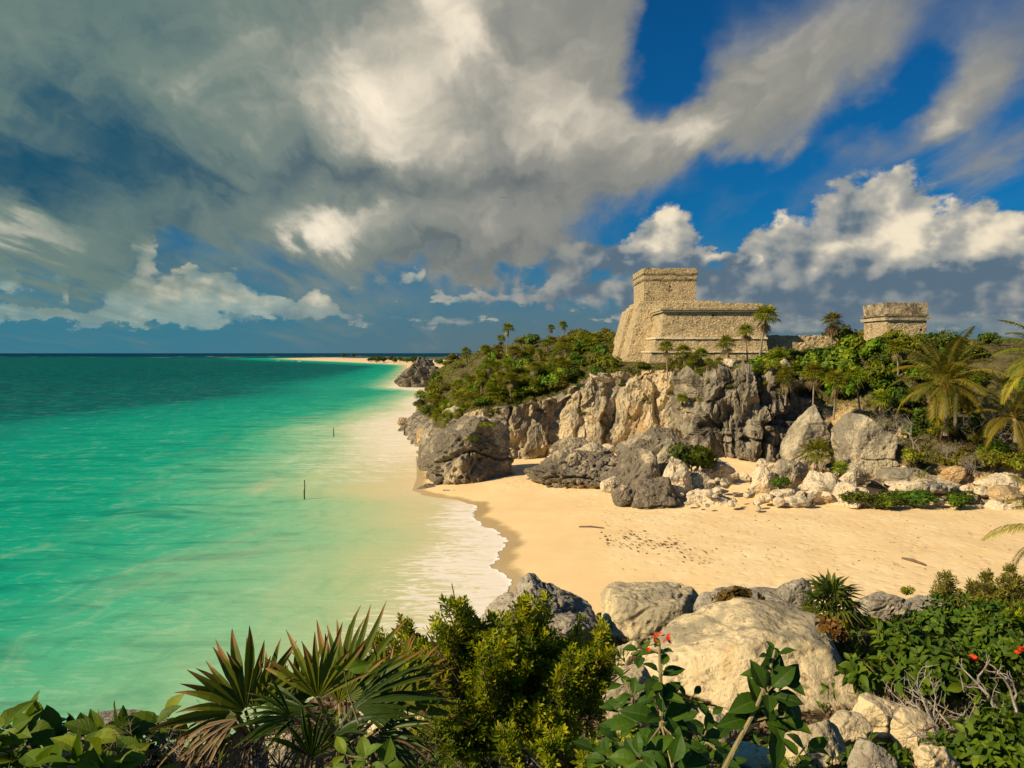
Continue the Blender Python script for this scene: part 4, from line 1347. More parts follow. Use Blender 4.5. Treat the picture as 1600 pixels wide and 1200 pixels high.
for b, Y, m, sd, lb, lv, kw in near:
    box_rock(b, Y, M[m], sd, lb, level=lv, **kw)
# ------------------------------------------------------------------ vegetation on the headland


def leaf_cards(rs, pts, nrm, size, asp=0.55, rnd=None, fold=0.0):
    """one rhombic leaf per point, lying about across nrm"""
    n = len(pts)
    nrm = unit(nrm + rs.normal(size=(n, 3)) * 0.55)
    r = rs.normal(size=(n, 3))
    a = unit(np.cross(nrm, r))
    b = np.cross(nrm, a)
    s = size * rs.uniform(0.6, 1.3, (n, 1))
    V = np.stack([pts - a * s, pts + b * s * asp - nrm * s * 0.15, pts + a * s, pts - b * s * asp - nrm * s * 0.15], 1).reshape(-1, 3)
    Fq = np.arange(n * 4).reshape(n, 4)
    uv = np.tile([[0.5, 0], [1, 0.5], [0.5, 1], [0, 0.5]], (n, 1))
    rv = np.repeat(rs.uniform(0, 1, n) if rnd is None else rnd, 4)
    return V, Fq, uv, rv


def crown_points(rs, n, dims, lumps=9, hollow=0.72, base=0.0):
    """points scattered over a heap of uneven leaf clumps"""
    c = unit(rs.normal(size=(lumps, 3)))
    c[:, 2] = np.abs(c[:, 2]) * 1.05 - 0.42
    c = c * rs.uniform(0.35, 0.72, (lumps, 1))
    r = rs.uniform(0.26, 0.48, lumps)
    k = rs.randint(0, lumps, n)
    d = unit(rs.normal(size=(n, 3)))
    rad = r[k] * (hollow + (1 - hollow) * rs.uniform(0, 1, n)) * rs.uniform(0.8, 1.12, n)
    p = c[k] + d * rad[:, None]
    up = d * 0.8 + unit(p + [0, 0, 0.1]) * 0.5 + np.array([0, 0, 0.45])
    p = p * np.array(dims) * 0.5 * 1.05
    p[:, 2] += dims[2] * 0.42 + base
    keep = p[:, 2] > base
    shade = np.clip(0.5 + rs.normal(size=n) * 0.22 + (rs.uniform(-.22, .22, lumps))[k], 0, 1)
    return p[keep], up[keep], shade[keep], c * np.array(dims) * 0.5 + np.array([0, 0, dims[2] * 0.42 + base])


def make_shrub(name, seed, dims, n, size, mat, label, cat='shrub', asp=0.55, lumps=9, stems=5):
    rs = np.random.RandomState(seed)
    root = empty(name, (0, 0, 0), label, cat)
    p, u, sh, cen = crown_points(rs, n, dims, lumps)
    mb = MB().add(*leaf_cards(rs, p, u, size, asp, sh))
    fol = mb.build('foliage', M[mat], root)
    st = MB()
    for k in range(stems):
        c = cen[k % len(cen)]
        m = c * 0.5 + rs.normal(size=3) * 0.08 * dims[0]
        st.tube([(c[0] * 0.08, c[1] * 0.08, -0.3), m, c], [0.05 * dims[2] / 2, 0.03 * dims[2] / 2, 0.012], 5)
    s = st.build('stem', M['twig'], root)
    return kids(root, fol, s)


def fan(mb, hub, axis, nrm, R, spread, nseg, rs, width=1.0, droop=0.35, join=0.35, rnd=0.5, rows=3, ragged=0.0):
    """palmate leaf: pleated segments joined near the hub, free and drooping toward the tips"""
    axis = Vector(axis).normalized()
    nrm = Vector(nrm)
    nrm = (nrm - axis * nrm.dot(axis)).normalized()
    side = axis.cross(nrm)
    V, Fq, uv = [], [], []
    for k in range(nseg):
        f = (k + 0.5) / nseg * 2 - 1
        an = f * spread
        d = axis * math.cos(an) + side * math.sin(an)
        t = nrm.cross(d).normalized()
        L = R * (0.80 + 0.20 * math.cos(an * 0.8)) * rs.uniform(0.88, 1.06)
        half = spread / nseg
        dr = droop * rs.uniform(0.5, 1.5)
        tw = rs.uniform(-0.25, 0.25)
        lift_k = rs.gauss(0, ragged)
        L *= 1 + ragged * rs.uniform(-.9, .35)
        base = len(V)
        vs = np.linspace(0.04, 1, rows + 1)
        for v in vs:
            if v <= join:
                w = L * v * math.tan(half) * 1.02
            else:
                w = L * join * math.tan(half) * 1.02 * width * max(0.0, 1 - ((v - join) / (1 - join)) ** 1.5)
            c = Vector(hub) + d * (L * v) - Vector((0, 0, 1)) * (dr * L * max(0, v - join * 0.6) ** 2) + nrm * (0.05 * L * math.sin(v * 3)) + t * (tw * L * max(0, v - join) ** 2) + nrm * (lift_k * L * v * v)
            lift = nrm * (w * 0.42)
            if v == vs[-1]:
                w = 0.002 * R
            V += [tuple(c - t * w + lift), tuple(c), tuple(c + t * w + lift)]
            uv += [(0, v), (0.5, v), (1, v)]
        for j in range(rows):
            q = base + j * 3
            Fq += [(q, q + 1, q + 4, q + 3), (q + 1, q + 2, q + 5, q + 4)]
    mb.add(V, Fq, uv, rnd)


def make_fan_palm(seed, height, R, nleaf, label, lean=0.06, skirt=7, trunk_r=0.07):
    rs = random.Random(seed)
    root = empty('fan_palm', (0, 0, 0), label, 'palm tree')
    top = Vector((lean * height, lean * 0.4 * height, height))
    tr = MB().tube([(0, 0, -0.4), (lean * height * 0.25, 0, height * 0.4), (lean * height * 0.65, lean * .2 * height, height * 0.75), top], [trunk_r * 1.15, trunk_r, trunk_r * .9, trunk_r * 1.05], 7)
    tk = tr.build('trunk', M['bark'], root, True)
    cr, dead = MB(), MB()
    ga = 2.39996
    for k in range(nleaf + skirt):
        isdead = k >= nleaf
        f = (k + 0.5) / nleaf
        el = math.radians(82 - 100 * f) if not isdead else math.radians(rs.uniform(-80, -50))
        az = k * ga + rs.uniform(-.3, .3)
        d = Vector((math.cos(az) * math.cos(el), math.sin(az) * math.cos(el), math.sin(el)))
        pet = R * rs.uniform(0.42, 0.62)
        hub = top + d * pet
        mb = dead if isdead else cr
        mb.tube([top, hub], [0.018, 0.010], 4, rnd=0.5, cap=False)
        n = Vector((0, 0, 1)) + d * -0.4 if el > -0.9 else d.orthogonal()
        ax = (d - Vector((0, 0, 0.25))).normalized()
        fan(mb, hub, ax, n, R * rs.uniform(.75, 1.0), math.radians(rs.uniform(88, 125)) if not isdead else math.radians(55), 13 if not isdead else 9, rs, 0.95, 0.5, 0.45, min(1, max(0, rs.gauss(0.5, 0.25))), rows=2)
    c1 = cr.build('crown', M['fan_far'], root)
    ch = [tk, c1]
    if skirt:
        ch.append(dead.build('dead_leaf_skirt', M['thatch'], root))
    return kids(root, *ch)


def frond(mb, base, az, el0, L, rs, nl=34, droop=1.0, rnd=0.5, lw=0.62, wind=(0, 0)):
    """feather leaf: an arching midrib with hanging leaflets"""
    p = Vector(base)
    el = el0
    pts = [p.copy()]
    dirs = []
    n = 14
    for i in range(n):
        d = Vector((math.cos(az) * math.cos(el), math.sin(az) * math.cos(el), math.sin(el)))
        d = (d + Vector((wind[0], wind[1], 0)) * (i / n) * 0.55).normalized()
        dirs.append(d)
        p = p + d * (L / n)
        pts.append(p.copy())
        el -= droop * (0.35 + i / n) * 0.095
    mb.tube(pts, [0.035 * L / 4 * (1 - 0.85 * i / n) for i in range(n + 1)], 4, rnd=1.0, cap=False)
    V, Fq, uv = [], [], []
    for i in range(nl):
        f = (i + 1.5) / (nl + 1)
        f = 0.10 + 0.90 * f
        k = min(n - 1, int(f * n))
        w = f * n - k
        c = pts[k] * (1 - w) + pts[k + 1] * w
        d = dirs[k]
        sd = d.cross(Vector((0, 0, 1)))
        if sd.length < 0.05:
            sd = Vector((1, 0, 0))
        sd.normalize()
        upv = sd.cross(d).normalized()
        ll = L * lw * 0.42 * math.sin(math.pi * min(1, 0.18 + f * 0.80)) ** 0.7 * rs.uniform(.85, 1.1)
        for sg in (-1, 1):
            e = (sd * sg * 0.75 + d * 0.55 + upv * 0.15 + Vector((wind[0], wind[1], 0)) * 0.35).normalized()
            mid = c + e * ll * 0.5 - Vector((0, 0, 1)) * ll * 0.10
            tip = c + e * ll * 0.9 - Vector((0, 0, 1)) * ll * rs.uniform(.32, .55)
            hw = d * (0.020 * L / 4 * 2.0)
            q = len(V)
            V += [tuple(c), tuple(mid - hw), tuple(mid + hw), tuple(tip)]
            uv += [(0.5, 0), (0, .5), (1, .5), (.5, 1)]
            Fq.append((q, q + 1, q + 3, q + 2))
    mb.add(V, Fq, uv, rnd)


def make_coconut(seed, height, L, nf, label, lean=(0.03, 0.0), wind=(0.25, 0.1), loc=(0, 0, 0), trunk_r=0.14, elmax=84, elmin=-38, sleeve=True):
    rs = random.Random(seed)
    root = empty('coconut_palm', loc, label, 'palm tree')
    top = Vector((lean[0] * height, lean[1] * height, height))
    pts = [Vector((0, 0, -0.5)), Vector((lean[0] * height * .2, lean[1] * height * .2, height * .3)), Vector((lean[0] * height * .6, lean[1] * height * .6, height * .7)), top]
    tk = MB().tube(pts, [trunk_r * 1.5, trunk_r * 1.05, trunk_r * .95, trunk_r], 10).build('trunk', M['bark'], root, True)
    mb = MB()
    for k in range(nf):
        f = (k + 0.5) / nf
        el = math.radians(elmax + (elmin - elmax) * f ** 1.15)
        az = k * 2.39996 + rs.uniform(-.25, .25)
        frond(mb, top + Vector((0, 0, 0.25 * (1 - f))), az, el, L * rs.uniform(.82, 1.05), rs, 40, 0.9 + 0.5 * f, min(1, max(0, 0.25 + 0.5 * f + rs.gauss(0, .15))), 0.62, wind)
    cr = mb.build('crown', M['frond'], root)
    ch = [tk, cr]
    if sleeve:
        sv = MB()
        for k in range(7):
            az = k * 0.9
            sv.tube([top + Vector((math.cos(az) * .10, math.sin(az) * .10, -0.9)), top + Vector((math.cos(az) * .22, math.sin(az) * .22, -0.35)), top + Vector((math.cos(az) * .16, math.sin(az) * .16, 0.25))], [0.05, 0.09, 0.05], 6)
        ch.append(sv.build('leaf_sheath', M['orange_sheath'], root, True))
    return kids(root, *ch)


M['orange_sheath'] = material('orange_palm_sheath', wood_shader((0.32, 0.17, 0.03), (0.50, 0.30, 0.06), 5))


def branch_tree(mb, p, d, L, r, depth, rs, bend=0.5, kids_=3):
    q = p
    pts, rad = [p], [r]
    for i in range(3):
        d = (d + Vector((rs.gauss(0, 1), rs.gauss(0, 1), rs.gauss(0, .7))) * bend * 0.35).normalized()
        q = q + d * L / 3
        pts.append(q)
        rad.append(r * (1 - 0.18 * (i + 1)))
    mb.tube(pts, rad, 5 if depth > 1 else 4, rnd=rs.random(), cap=False)
    if depth <= 0:
        return
    for k in range(kids_):
        nd_ = (d + Vector((rs.gauss(0, 1), rs.gauss(0, 1), rs.gauss(0.1, .8))) * 0.75).normalized()
        branch_tree(mb, pts[rs.choice([2, 3, 3])], nd_, L * rs.uniform(.55, .8), r * 0.55, depth - 1, rs, bend, kids_)


def bare_shrub(seed, loc, size, label, mat='dead_wood', depth=4, r=0.05, n=4):
    rs = random.Random(seed)
    mb = MB()
    for k in range(n):
        a = rs.uniform(0, 6.28)
        branch_tree(mb, Vector((rs.uniform(-.2, .2) * size, rs.uniform(-.2, .2) * size, -0.1)), Vector((math.cos(a) * .6, math.sin(a) * .6, 1)).normalized(), size * rs.uniform(.35, .5), r, depth, rs, 0.7)
    o = mb.build('bare_shrub', M[mat], None)
    o.location = loc
    return tag(o, label, 'bare shrub')


# --- prototypes
SHR = {
    'dark': [make_shrub('shrub', 301 + k, (2.6, 2.4, 1.9), 1150, 0.115, 'leaf_dark', 'x', lumps=11) for k in range(2)],
    'olive': [make_shrub('shrub', 311 + k, (2.4, 2.4, 1.6), 1150, 0.105, 'leaf_olive', 'x', lumps=11) for k in range(3)],
    'dry': [make_shrub('shrub', 321, (2.2, 2.0, 1.3), 900, 0.085, 'leaf_dry', 'x', asp=0.35, lumps=9)],
    'bright': [make_shrub('shrub', 331, (2.6, 2.5, 1.9), 1000, 0.15, 'leaf_bright', 'x', asp=0.7, lumps=11)],
}
PALM = [make_fan_palm(341, 2.4, 0.66, 24, 'x', trunk_r=0.055), make_fan_palm(342, 1.5, 0.72, 20, 'x', 0.12, 5), make_fan_palm(343, 0.5, 0.95, 18, 'x', 0.1, 4)]
used = set()
COLW = {'dark': 'dark green rounded', 'olive': 'olive green', 'dry': 'dry brownish', 'bright': 'bright green'}


def place_shrub(kind, loc, s, label, group, rz=None, rs=random.Random(77), cat='shrub'):
    pr = rs.choice(SHR[kind])
    rz = rs.uniform(0, 6.28) if rz is None else rz
    if pr.name not in used:
        used.add(pr.name)
        pr.location = loc
        pr.rotation_euler = (0, 0, rz)
        pr.scale = (s, s, s) if np.isscalar(s) else s
        tag(pr, label, cat, group)
        return pr
    return copy_thing(pr, loc, rz, s, label, cat, group)


def place_palm(k, loc, s, label, group, rs=random.Random(78)):
    pr = PALM[k]
    if pr.name not in used:
        used.add(pr.name)
        pr.location = loc
        pr.rotation_euler = (0, 0, rs.uniform(0, 6.28))
        pr.scale = (s, s, s)
        return tag(pr, label, 'palm tree', group)
    return copy_thing(pr, loc, rs.uniform(0, 6.28), s, label, 'palm tree', group, tilt=(rs.uniform(-.12, .12), rs.uniform(-.12, .12)))


rs = random.Random(9)


def zone_of(p):
    px = 800 + p.x / p.y * F
    if px < 700:
        return 'at the seaward tip of the headland'
    if px < 800:
        return 'low on the green headland slope above the sea rock'
    if px < 980:
        return 'on the green headland slope left of the tall ruin'
    if px < 1200:
        return 'on the cliff top below the tall ruin'
    if px < 1340:
        return 'between the tall ruin and the small ruin'
    return 'in the thicket below the small ruin'


def scatter(n, s0, s1, t0, t1, kinds, smin, smax, palm=0.25, seed=1):
    r = random.Random(seed)
    for _ in range(n):
        s, t = r.uniform(s0, s1), r.uniform(t0, t1)
        p = land_at(s, t)
        z = zone_of(p)
        if r.random() < palm:
            k = r.choice([0, 1, 1, 2, 2, 2, 2, 2])
            word = ['tall slim', 'short', 'stemless'][k]
            place_palm(k, p - Vector((0, 0, 0.1)), r.uniform(.75, 1.25) * (smin + smax) / 2, word + ' fan palm ' + z, 'fan palms ' + z)
        else:
            kd = r.choice(kinds)
            sc = r.uniform(smin, smax)
            place_shrub(kd, p - Vector((0, 0, 0.25 * sc)), (sc * r.uniform(.85, 1.25), sc * r.uniform(.85, 1.25), sc * r.uniform(.75, 1.25)), COLW[kd] + ' shrub ' + z, 'shrubs ' + z)


OL = ['dark', 'olive', 'olive', 'olive', 'dry', 'bright']
scatter(9, 0.0, 2.0, 3.6, 5.6, OL, 1.5, 2.2, 0.15, 1)
scatter(24, 2.0, 3.2, 3.6, 5.6, OL, 1.2, 1.9, 0.32, 2)
scatter(70, 3.0, 5.0, 3.7, 5.6, OL, 0.95, 1.6, 0.4, 3)
scatter(78, 4.8, 7.4, 4.25, 5.5, OL, 0.85, 1.5, 0.42, 4)
scatter(16, 5.6, 8.4, 4.2, 5.6, ['dark', 'dark', 'olive', 'olive'], 1.0, 1.5, 0.35, 5)
scatter(26, 2.5, 8.0, 5.5, 6.02, ['dark', 'olive', 'olive'], 1.1, 1.7, 0.25, 6)
scatter(10, 4.6, 7.0, 3.85, 4.3, ['olive', 'dark', 'dry'], 0.5, 0.9, 0.1, 7)
scatter(12, 7.8, 10.4, 4.02, 4.6, ['dark', 'olive', 'dark'], 0.4, 0.75, 0.15, 8)
scatter(16, 7.6, 11.0, 2.3, 3.95, ['olive', 'dark'], 0.25, 0.5, 0.0, 9)
scatter(9, 10.6, 14.2, 3.3, 4.0, ['olive', 'dark'], 0.3, 0.6, 0.0, 19)
scatter(34, 9.6, 14.3, 3.95, 4.7, ['olive', 'dark', 'dry', 'olive'], 0.55, 1.0, 0.45, 10)
scatter(14, 12.6, 15.2, 4.5, 5.6, ['dark', 'olive', 'bright'], 0.9, 1.4, 0.3, 11)
scatter(36, 14.5, 17.4, 3.6, 5.2, ['dark', 'dark', 'olive', 'bright'], 1.1, 1.8, 0.16, 12)
scatter(20, 15.4, 17.5, 2.7, 3.7, ['dark', 'olive', 'dark'], 0.9, 1.5, 0.1, 13)
scatter(10, 16.3, 17.5, 2.0, 2.9, ['olive', 'dry', 'olive', 'dark'], 0.8, 1.2, 0.08, 14)

scatter(22, 15.3, 17.35, 4.9, 5.7, ['dark', 'olive', 'dark', 'bright'], 1.2, 1.9, 0.0, 25)
scatter(14, 16.4, 17.4, 3.2, 4.8, ['dark', 'olive', 'dark'], 1.2, 1.8, 0.0, 16)


def ground_cover():
    """low growth nobody could count, one mass over the soil of the headland"""
    rs_ = np.random.RandomState(88)
    n = 150000
    i = rs_.randint(0, len(s_dense) - 1, n)
    j = rs_.randint(0, len(t_dense) - 1, n)
    sv, tv = s_dense[i], t_dense[j]
    rt = (sv > 14.6) & (tv > 2.0) & ~((sv < 15.5) & (tv < 3.3))
    ok = ((tv > 4.12) | ((sv < 4.9) & (tv > 3.4)) | rt) & (tv < 6.25) & (sv < 17.8)
    ok &= ~((sv > 7.8) & (sv < 13.2) & (tv > 4.45) & (tv < 5.6) & (rs_.rand(n) < .8))
    i, j = i[ok], j[ok]
    a, b = rs_.rand(len(i), 1), rs_.rand(len(i), 1)
    p = LAND[i, j] * (1 - a) * (1 - b) + LAND[i + 1, j] * a * (1 - b) + LAND[i, j + 1] * (1 - a) * b + LAND[i + 1, j + 1] * a * b
    m = fbm(p * 0.55, 3, 5) + fbm(p * 1.7, 2, 6) * 0.6
    k = m > -0.12
    p, m = p[k], m[k]
    size = np.clip(p[:, 1:2] * 0.0013, .09, .32)
    p[:, 2] += rs_.rand(len(p)) * (0.15 + np.clip(m, 0, .6) * 1.6) * np.clip(p[:, 1] / 110, .7, 1.5)
    rv = np.clip(0.45 + fbm(p * 0.5 + 30, 2, 8) * 0.7 + rs_.normal(size=len(p)) * 0.16, 0, 1)
    o = MB().add(*leaf_cards(rs_, p, np.tile([[0., -.25, 1.]], (len(p), 1)), size, 0.5, rv)).build('undergrowth', M['leaf_olive'])
    tag(o, 'low tangled undergrowth covering the headland between the shrubs', 'undergrowth', kind='stuff')


ground_cover()


def ground_at(px, py, Y):
    p = at(px, py, Y)
    return p


# --- plants one can point to
place_shrub('bright', at(1318, 590, 88) , (2.3, 1.6, 2.1), 'large bright yellow green broad-leaved tree in front of the rubble wall', 'bright broad-leaved trees')
place_shrub('bright', at(1405, 590, 90), (1.7, 1.3, 1.7), 'bright green bushy crown directly below the small ruin', 'bright broad-leaved trees')
place_shrub('bright', at(1370, 600, 87), (1.5, 1.3, 1.6), 'bright green bush between the large bright tree and the coconut palm', 'bright broad-leaved trees')
place_shrub('dark', at(938, 560, 107), (1.25, 1.1, 1.5), 'dark round-crowned tree at the left foot of the tall ruin', None)
place_shrub('dark', at(1080, 748, 74.6), (2.1, 1.4, 2.5), 'big rounded green bush at the foot of the fluted cliff', None)
place_shrub('olive', at(1045, 718, 79), (1.2, 0.9, 1.0), 'low olive bush left of the big rounded bush at the cliff foot', None)
place_shrub('dark', at(1218, 765, 69.6), (0.85, 0.8, 0.75), 'small dark green bush behind the cream boulder on the sand edge', None)
place_shrub('olive', at(760, 668, 84.5), (1.1, 0.9, 0.5), 'olive tuft growing on top of the huge sea rock', 'tufts on the huge sea rock')
place_shrub('dark', at(742, 690, 83.2), (0.8, 0.8, 0.4), 'dark tuft on the face of the huge sea rock', 'tufts on the huge sea rock')
for i, (px, py, w, lb) in enumerate([(1345, 792, 1.25, 'leftmost of the low dark green mats along the back of the sand'), (1388, 790, 1.2, 'second low dark green mat from the left along the back of the sand'), (1428, 790, 1.35, 'third low dark green mat along the back of the sand'),
                                     (1500, 790, 1.45, 'rounded low green mat standing apart at the right end of the sand')]):
    place_shrub('dark', at(px, py + 3, 67.4), (w * 1.35, 1.25, 1.0), lb, 'low green mats along the sand')
for i, (px, py, Y, w, h, lb) in enumerate([(1425, 722, 73, 1.5, 1.0, 'flat olive bush above the long cream slab'), (1500, 735, 72, 1.6, 1.5, 'tangled olive bush right of the long cream slab'),
                                        (1548, 735, 71.5, 1.6, 1.6, 'grey-green bush below the right coconut palm'), (1592, 738, 71, 1.5, 1.5, 'dense bush at the right edge above the rock bank'), (1335, 668, 78, .6, .6, 'small green bush behind the square grey block')]):
    place_shrub('olive' if i != 4 else 'dark', at(px, py, Y), (w, 1.2, h), lb, None)
palms = [(792, 546, 150, 0, 1.6, 'tallest fan palm on the skyline of the headland slope'), (884, 534, 158, 0, 1.35, 'fan palm on the skyline left of the tall ruin'), (862, 533, 160, 0, 1.1, 'smaller fan palm on the skyline further left of the ruin'),
         (1186, 562, 95, 0, 2.1, 'tall fan palm at the right corner of the tall ruin'), (1168, 560, 96.5, 0, 1.35, 'pale fan palm beside the right corner of the tall ruin'),
         (1140, 566, 95.5, 1, 1.5, 'wide fan palm in front of the ruin terrace'), (1070, 580, 95, 1, 1.5, 'bushy fan palm in front of the centre of the tall ruin'), (1095, 580, 93, 1, 1.3, 'leaning fan palm on the cliff edge below the tall ruin'),
         (1043, 587, 97.5, 0, 1.4, 'thin young palm against the ruin terrace wall'), (1300, 532, 104, 1, 1.7, 'dark fan palm standing above the rubble wall'),
         (1066, 655, 92, 0, 1.0, 'slender fan palm hanging off the cliff below the ruin, left one'), (1092, 655, 91, 0, 1.1, 'slender fan palm hanging off the cliff below the ruin, right one'), (1180, 610, 89, 1, 1.2, 'yellowish fan palm on the cliff columns'),
         (1228, 622, 86, 1, 1.5, 'bright fan palm on the cliff edge above the sandy chute'),
         (1270, 640, 82, 0, 1.55, 'leftmost of the row of three thatch palms above the leaning boulder'), (1302, 660, 80, 0, 1.7, 'middle of the row of three thatch palms above the leaning boulder'), (1345, 648, 81, 0, 1.6, 'rightmost of the row of three thatch palms above the leaning boulder'),
         (1375, 632, 80, 2, 1.1, 'yellow fan palm low in the thicket right of the three thatch palms'), (1275, 722, 74.5, 2, 1.6, 'shaggy stemless fan palm between the two big grey blocks'), (1312, 738, 72.5, 2, 0.8, 'small green palm sprout under the square grey block'),
         (1472, 672, 76, 2, 1.0, 'light green palm sprout at the foot of the coconut trunk'), (1546, 682, 76, 2, .9, 'light green fan palm sprout right of the bare branches')]
for (px, py, Y, k, s, lb) in palms:
    place_palm(k, at(px, py, Y) - Vector((0, 0, 0.15)), s, lb, None)

coco = make_coconut(401, 4.3, 5.6, 34, 'tall coconut palm with pale orange trunk and windblown fronds below the small ruin', (-0.02, 0), (0.22, 0.1), at(1478, 672, 76), 0.21, 86, -20)
make_coconut(402, 1.6, 4.6, 18, 'short coconut palm at the right edge of the thicket', (-0.15, 0), (0.15, 0.05), at(1588, 682, 73), 0.16, 80, -30, False)
make_coconut(403, 3.6, 6.2, 20, 'coconut palm mostly beyond the right edge, its upper fronds crossing the sky', (-0.02, 0), (-0.1, 0.0), at(1650, 625, 72), 0.17, 62, -25, False)
make_coconut(404, 1.25, 2.35, 16, 'young coconut palm beyond the right edge, dark frond tips over the sand', (0.0, 0), (-0.1, 0.0), at(1665, 905, 24), 0.12, 70, -25, False)
make_coconut(405, 0.35, 1.2, 7, 'spindly coconut seedling before the long cream slab', (0.0, 0), (-0.15, 0.0), at(1441, 758, 68.6), 0.07, 80, 35, False)
trk = MB().tube([at(1492, 675, 77), at(1493, 640, 77.5), at(1496, 590, 78)], [0.2, 0.17, 0.15], 8).build('tree_trunk', M['bark'], None, True)
tag(trk, 'brown shaded trunk standing right behind the pale coconut trunk', 'tree trunk')

bare_shrub(501, at(1432, 704, 75), 3.3, 'white bare branching tree left of the coconut trunk', depth=3, r=0.07, n=2)
bare_shrub(502, at(1395, 690, 76), 3.0, 'tangle of grey leafless twigs above the square grey block', depth=4, r=0.035, n=7)
bare_shrub(503, at(1370, 690, 76.5), 2.4, 'grey leafless twigs behind the square grey block', depth=4, r=0.03, n=6)
bare_shrub(504, at(1530, 690, 77), 4.4, 'pale crooked bare branches in the dark thicket right of the coconut palm', depth=4, r=0.07, n=4)
bare_shrub(505, at(1560, 700, 75), 3.4, 'grey bare branches beside the short coconut palm', depth=4, r=0.05, n=5)
bare_shrub(506, at(1520, 738, 70.8), 1.8, 'dry grey twigs in the bush right of the cream slab', depth=4, r=0.025, n=8)
bare_shrub(507, at(1482, 715, 72), 1.6, 'sandy-coloured dry twigs at the foot of the coconut palm', depth=4, r=0.022, n=8)
bare_shrub(508, at(1180, 632, 88.5), 1.6, 'white bare twigs on top of the cliff columns', depth=3, r=0.03, n=3)

# --- far shore trees
rs = random.Random(31)
far = make_shrub('far_tree', 361, (16, 10, 9), 800, 1.0, 'leaf_dark', 'small dark tree on the far sand spit', 'tree', lumps=9)
first = True
for i in range(26):
    px = rs.uniform(560, 668)
    Y = 860 + (668 - px) * rs.uniform(2.2, 5)
    p = at(px, 0, Y)
    s = rs.uniform(.6, 1.25)
    o = far if first else copy_thing(far, (0, 0, 0))
    first = False
    o.location = (p.x + 12, Y, 1.5)
    o.scale = (s, s, s)
    o.rotation_euler = (0, 0, rs.uniform(0, 6))
    tag(o, 'dark distant tree in the row behind the far sand spit', 'tree', 'trees behind the far sand spit')
for px, lb in ((536, 'small lone tree near the left end of the far sand spit'), (551, 'lone palm-like tree on the far sand spit, second from its tip')):
    copy_thing(far, at(px, 559, 1750), 1.0, (.85, .85, 1.5), lb, 'tree', None)
# ------------------------------------------------------------------ plants close to the camera


def broad_leaf(mb, base, d, nrm, L, W, rs, droop=0.35, fold=0.28, rnd=0.5):
    d = Vector(d).normalized()
    nrm = Vector(nrm)
    nrm = (nrm - d * nrm.dot(d))
    if nrm.length < 1e-3:
        nrm = d.orthogonal()
    nrm.normalize()
    sd = d.cross(nrm)
    prof = [(0.0, 0.04), (0.10, 0.42), (0.26, 0.86), (0.45, 1.0), (0.64, 0.82), (0.82, 0.44), (0.93, 0.16), (1.0, 0.01)]
    V, Fq, uv = [], [], []
    p = Vector(base)
    dd = d.copy()
    prev = 0.0
    wv = rs.uniform(-.12, .12)
    for i, (v, w) in enumerate(prof):
        dd = (dd - nrm * droop * (v - prev) * 1.6).normalized()
        p = p + dd * (L * (v - prev))
        prev = v
        n2 = sd.cross(dd).normalized()
        n2 = -n2 if n2.dot(nrm) < 0 else n2
        hw = W * 0.5 * w
        ripple = n2 * hw * wv * math.sin(v * 9)
        up = n2 * hw * fold
        V += [tuple(p - sd * hw + up + ripple), tuple(p - sd * hw * .5 + up * .42), tuple(p), tuple(p + sd * hw * .5 + up * .42), tuple(p + sd * hw + up - ripple)]
        uv += [(0.0, v), (.25, v), (.5, v), (.75, v), (1., v)]
        if i:
            q = (i - 1) * 5
            for c in range(4):
                Fq.append((q + c, q + c + 1, q + c + 6, q + c + 5))
    mb.add(V, Fq, uv, rnd)


def whorl(mb, st, tip, axis, rs, n, L, flat=0.75, r0=0.5, wr=0.55, droop=0.4):
    axis = Vector(axis).normalized()
    a = axis.orthogonal().normalized()
    b = axis.cross(a)
    off = rs.uniform(0, 6.28)
    for k in range(n):
        an = off + k * 2.4
        rad = a * math.cos(an) + b * math.sin(an)
        f = k / max(n - 1, 1)
        d = (rad * (flat + .25 * (1 - f)) + axis * (0.25 + 0.75 * f)).normalized()
        nr = (axis * 0.9 - rad * 0.35).normalized()
        base = Vector(tip) - axis * (L * 0.5 * (1 - f))
        pet = base + d * L * .14
        if st is not None:
            st.tube([base, pet], 0.0022, 4, cap=False)
        l = L * rs.uniform(.7, 1.15) * (1 - 0.35 * f)
        broad_leaf(mb, pet, d, nr, l, l * wr * rs.uniform(.85, 1.1), rs, droop * rs.uniform(.3, 1.4), rnd=min(1, max(0, rs.gauss(r0, .24))))


def flowers(mb, p, r, rs, n=6):
    for k in range(n):
        c = Vector(p) + Vector((rs.gauss(0, r * .6), rs.gauss(0, r * .6), rs.gauss(0, r * .35)))
        ax = (Vector((rs.gauss(0, .5), rs.gauss(0, .5) - .4, 1))).normalized()
        a = ax.orthogonal().normalized()
        b = ax.cross(a)
        for j in range(6):
            an = j * math.pi / 3
            d = a * math.cos(an) + b * math.sin(an)
            s = d.cross(ax)
            q = [c, c + d * r * .35 - s * r * .2 + ax * r * .25, c + d * r * .62 + ax * r * .2, c + d * r * .35 + s * r * .2 + ax * r * .25]
            mb.add([tuple(v) for v in q], [(0, 1, 2, 3)], None, rs.random())


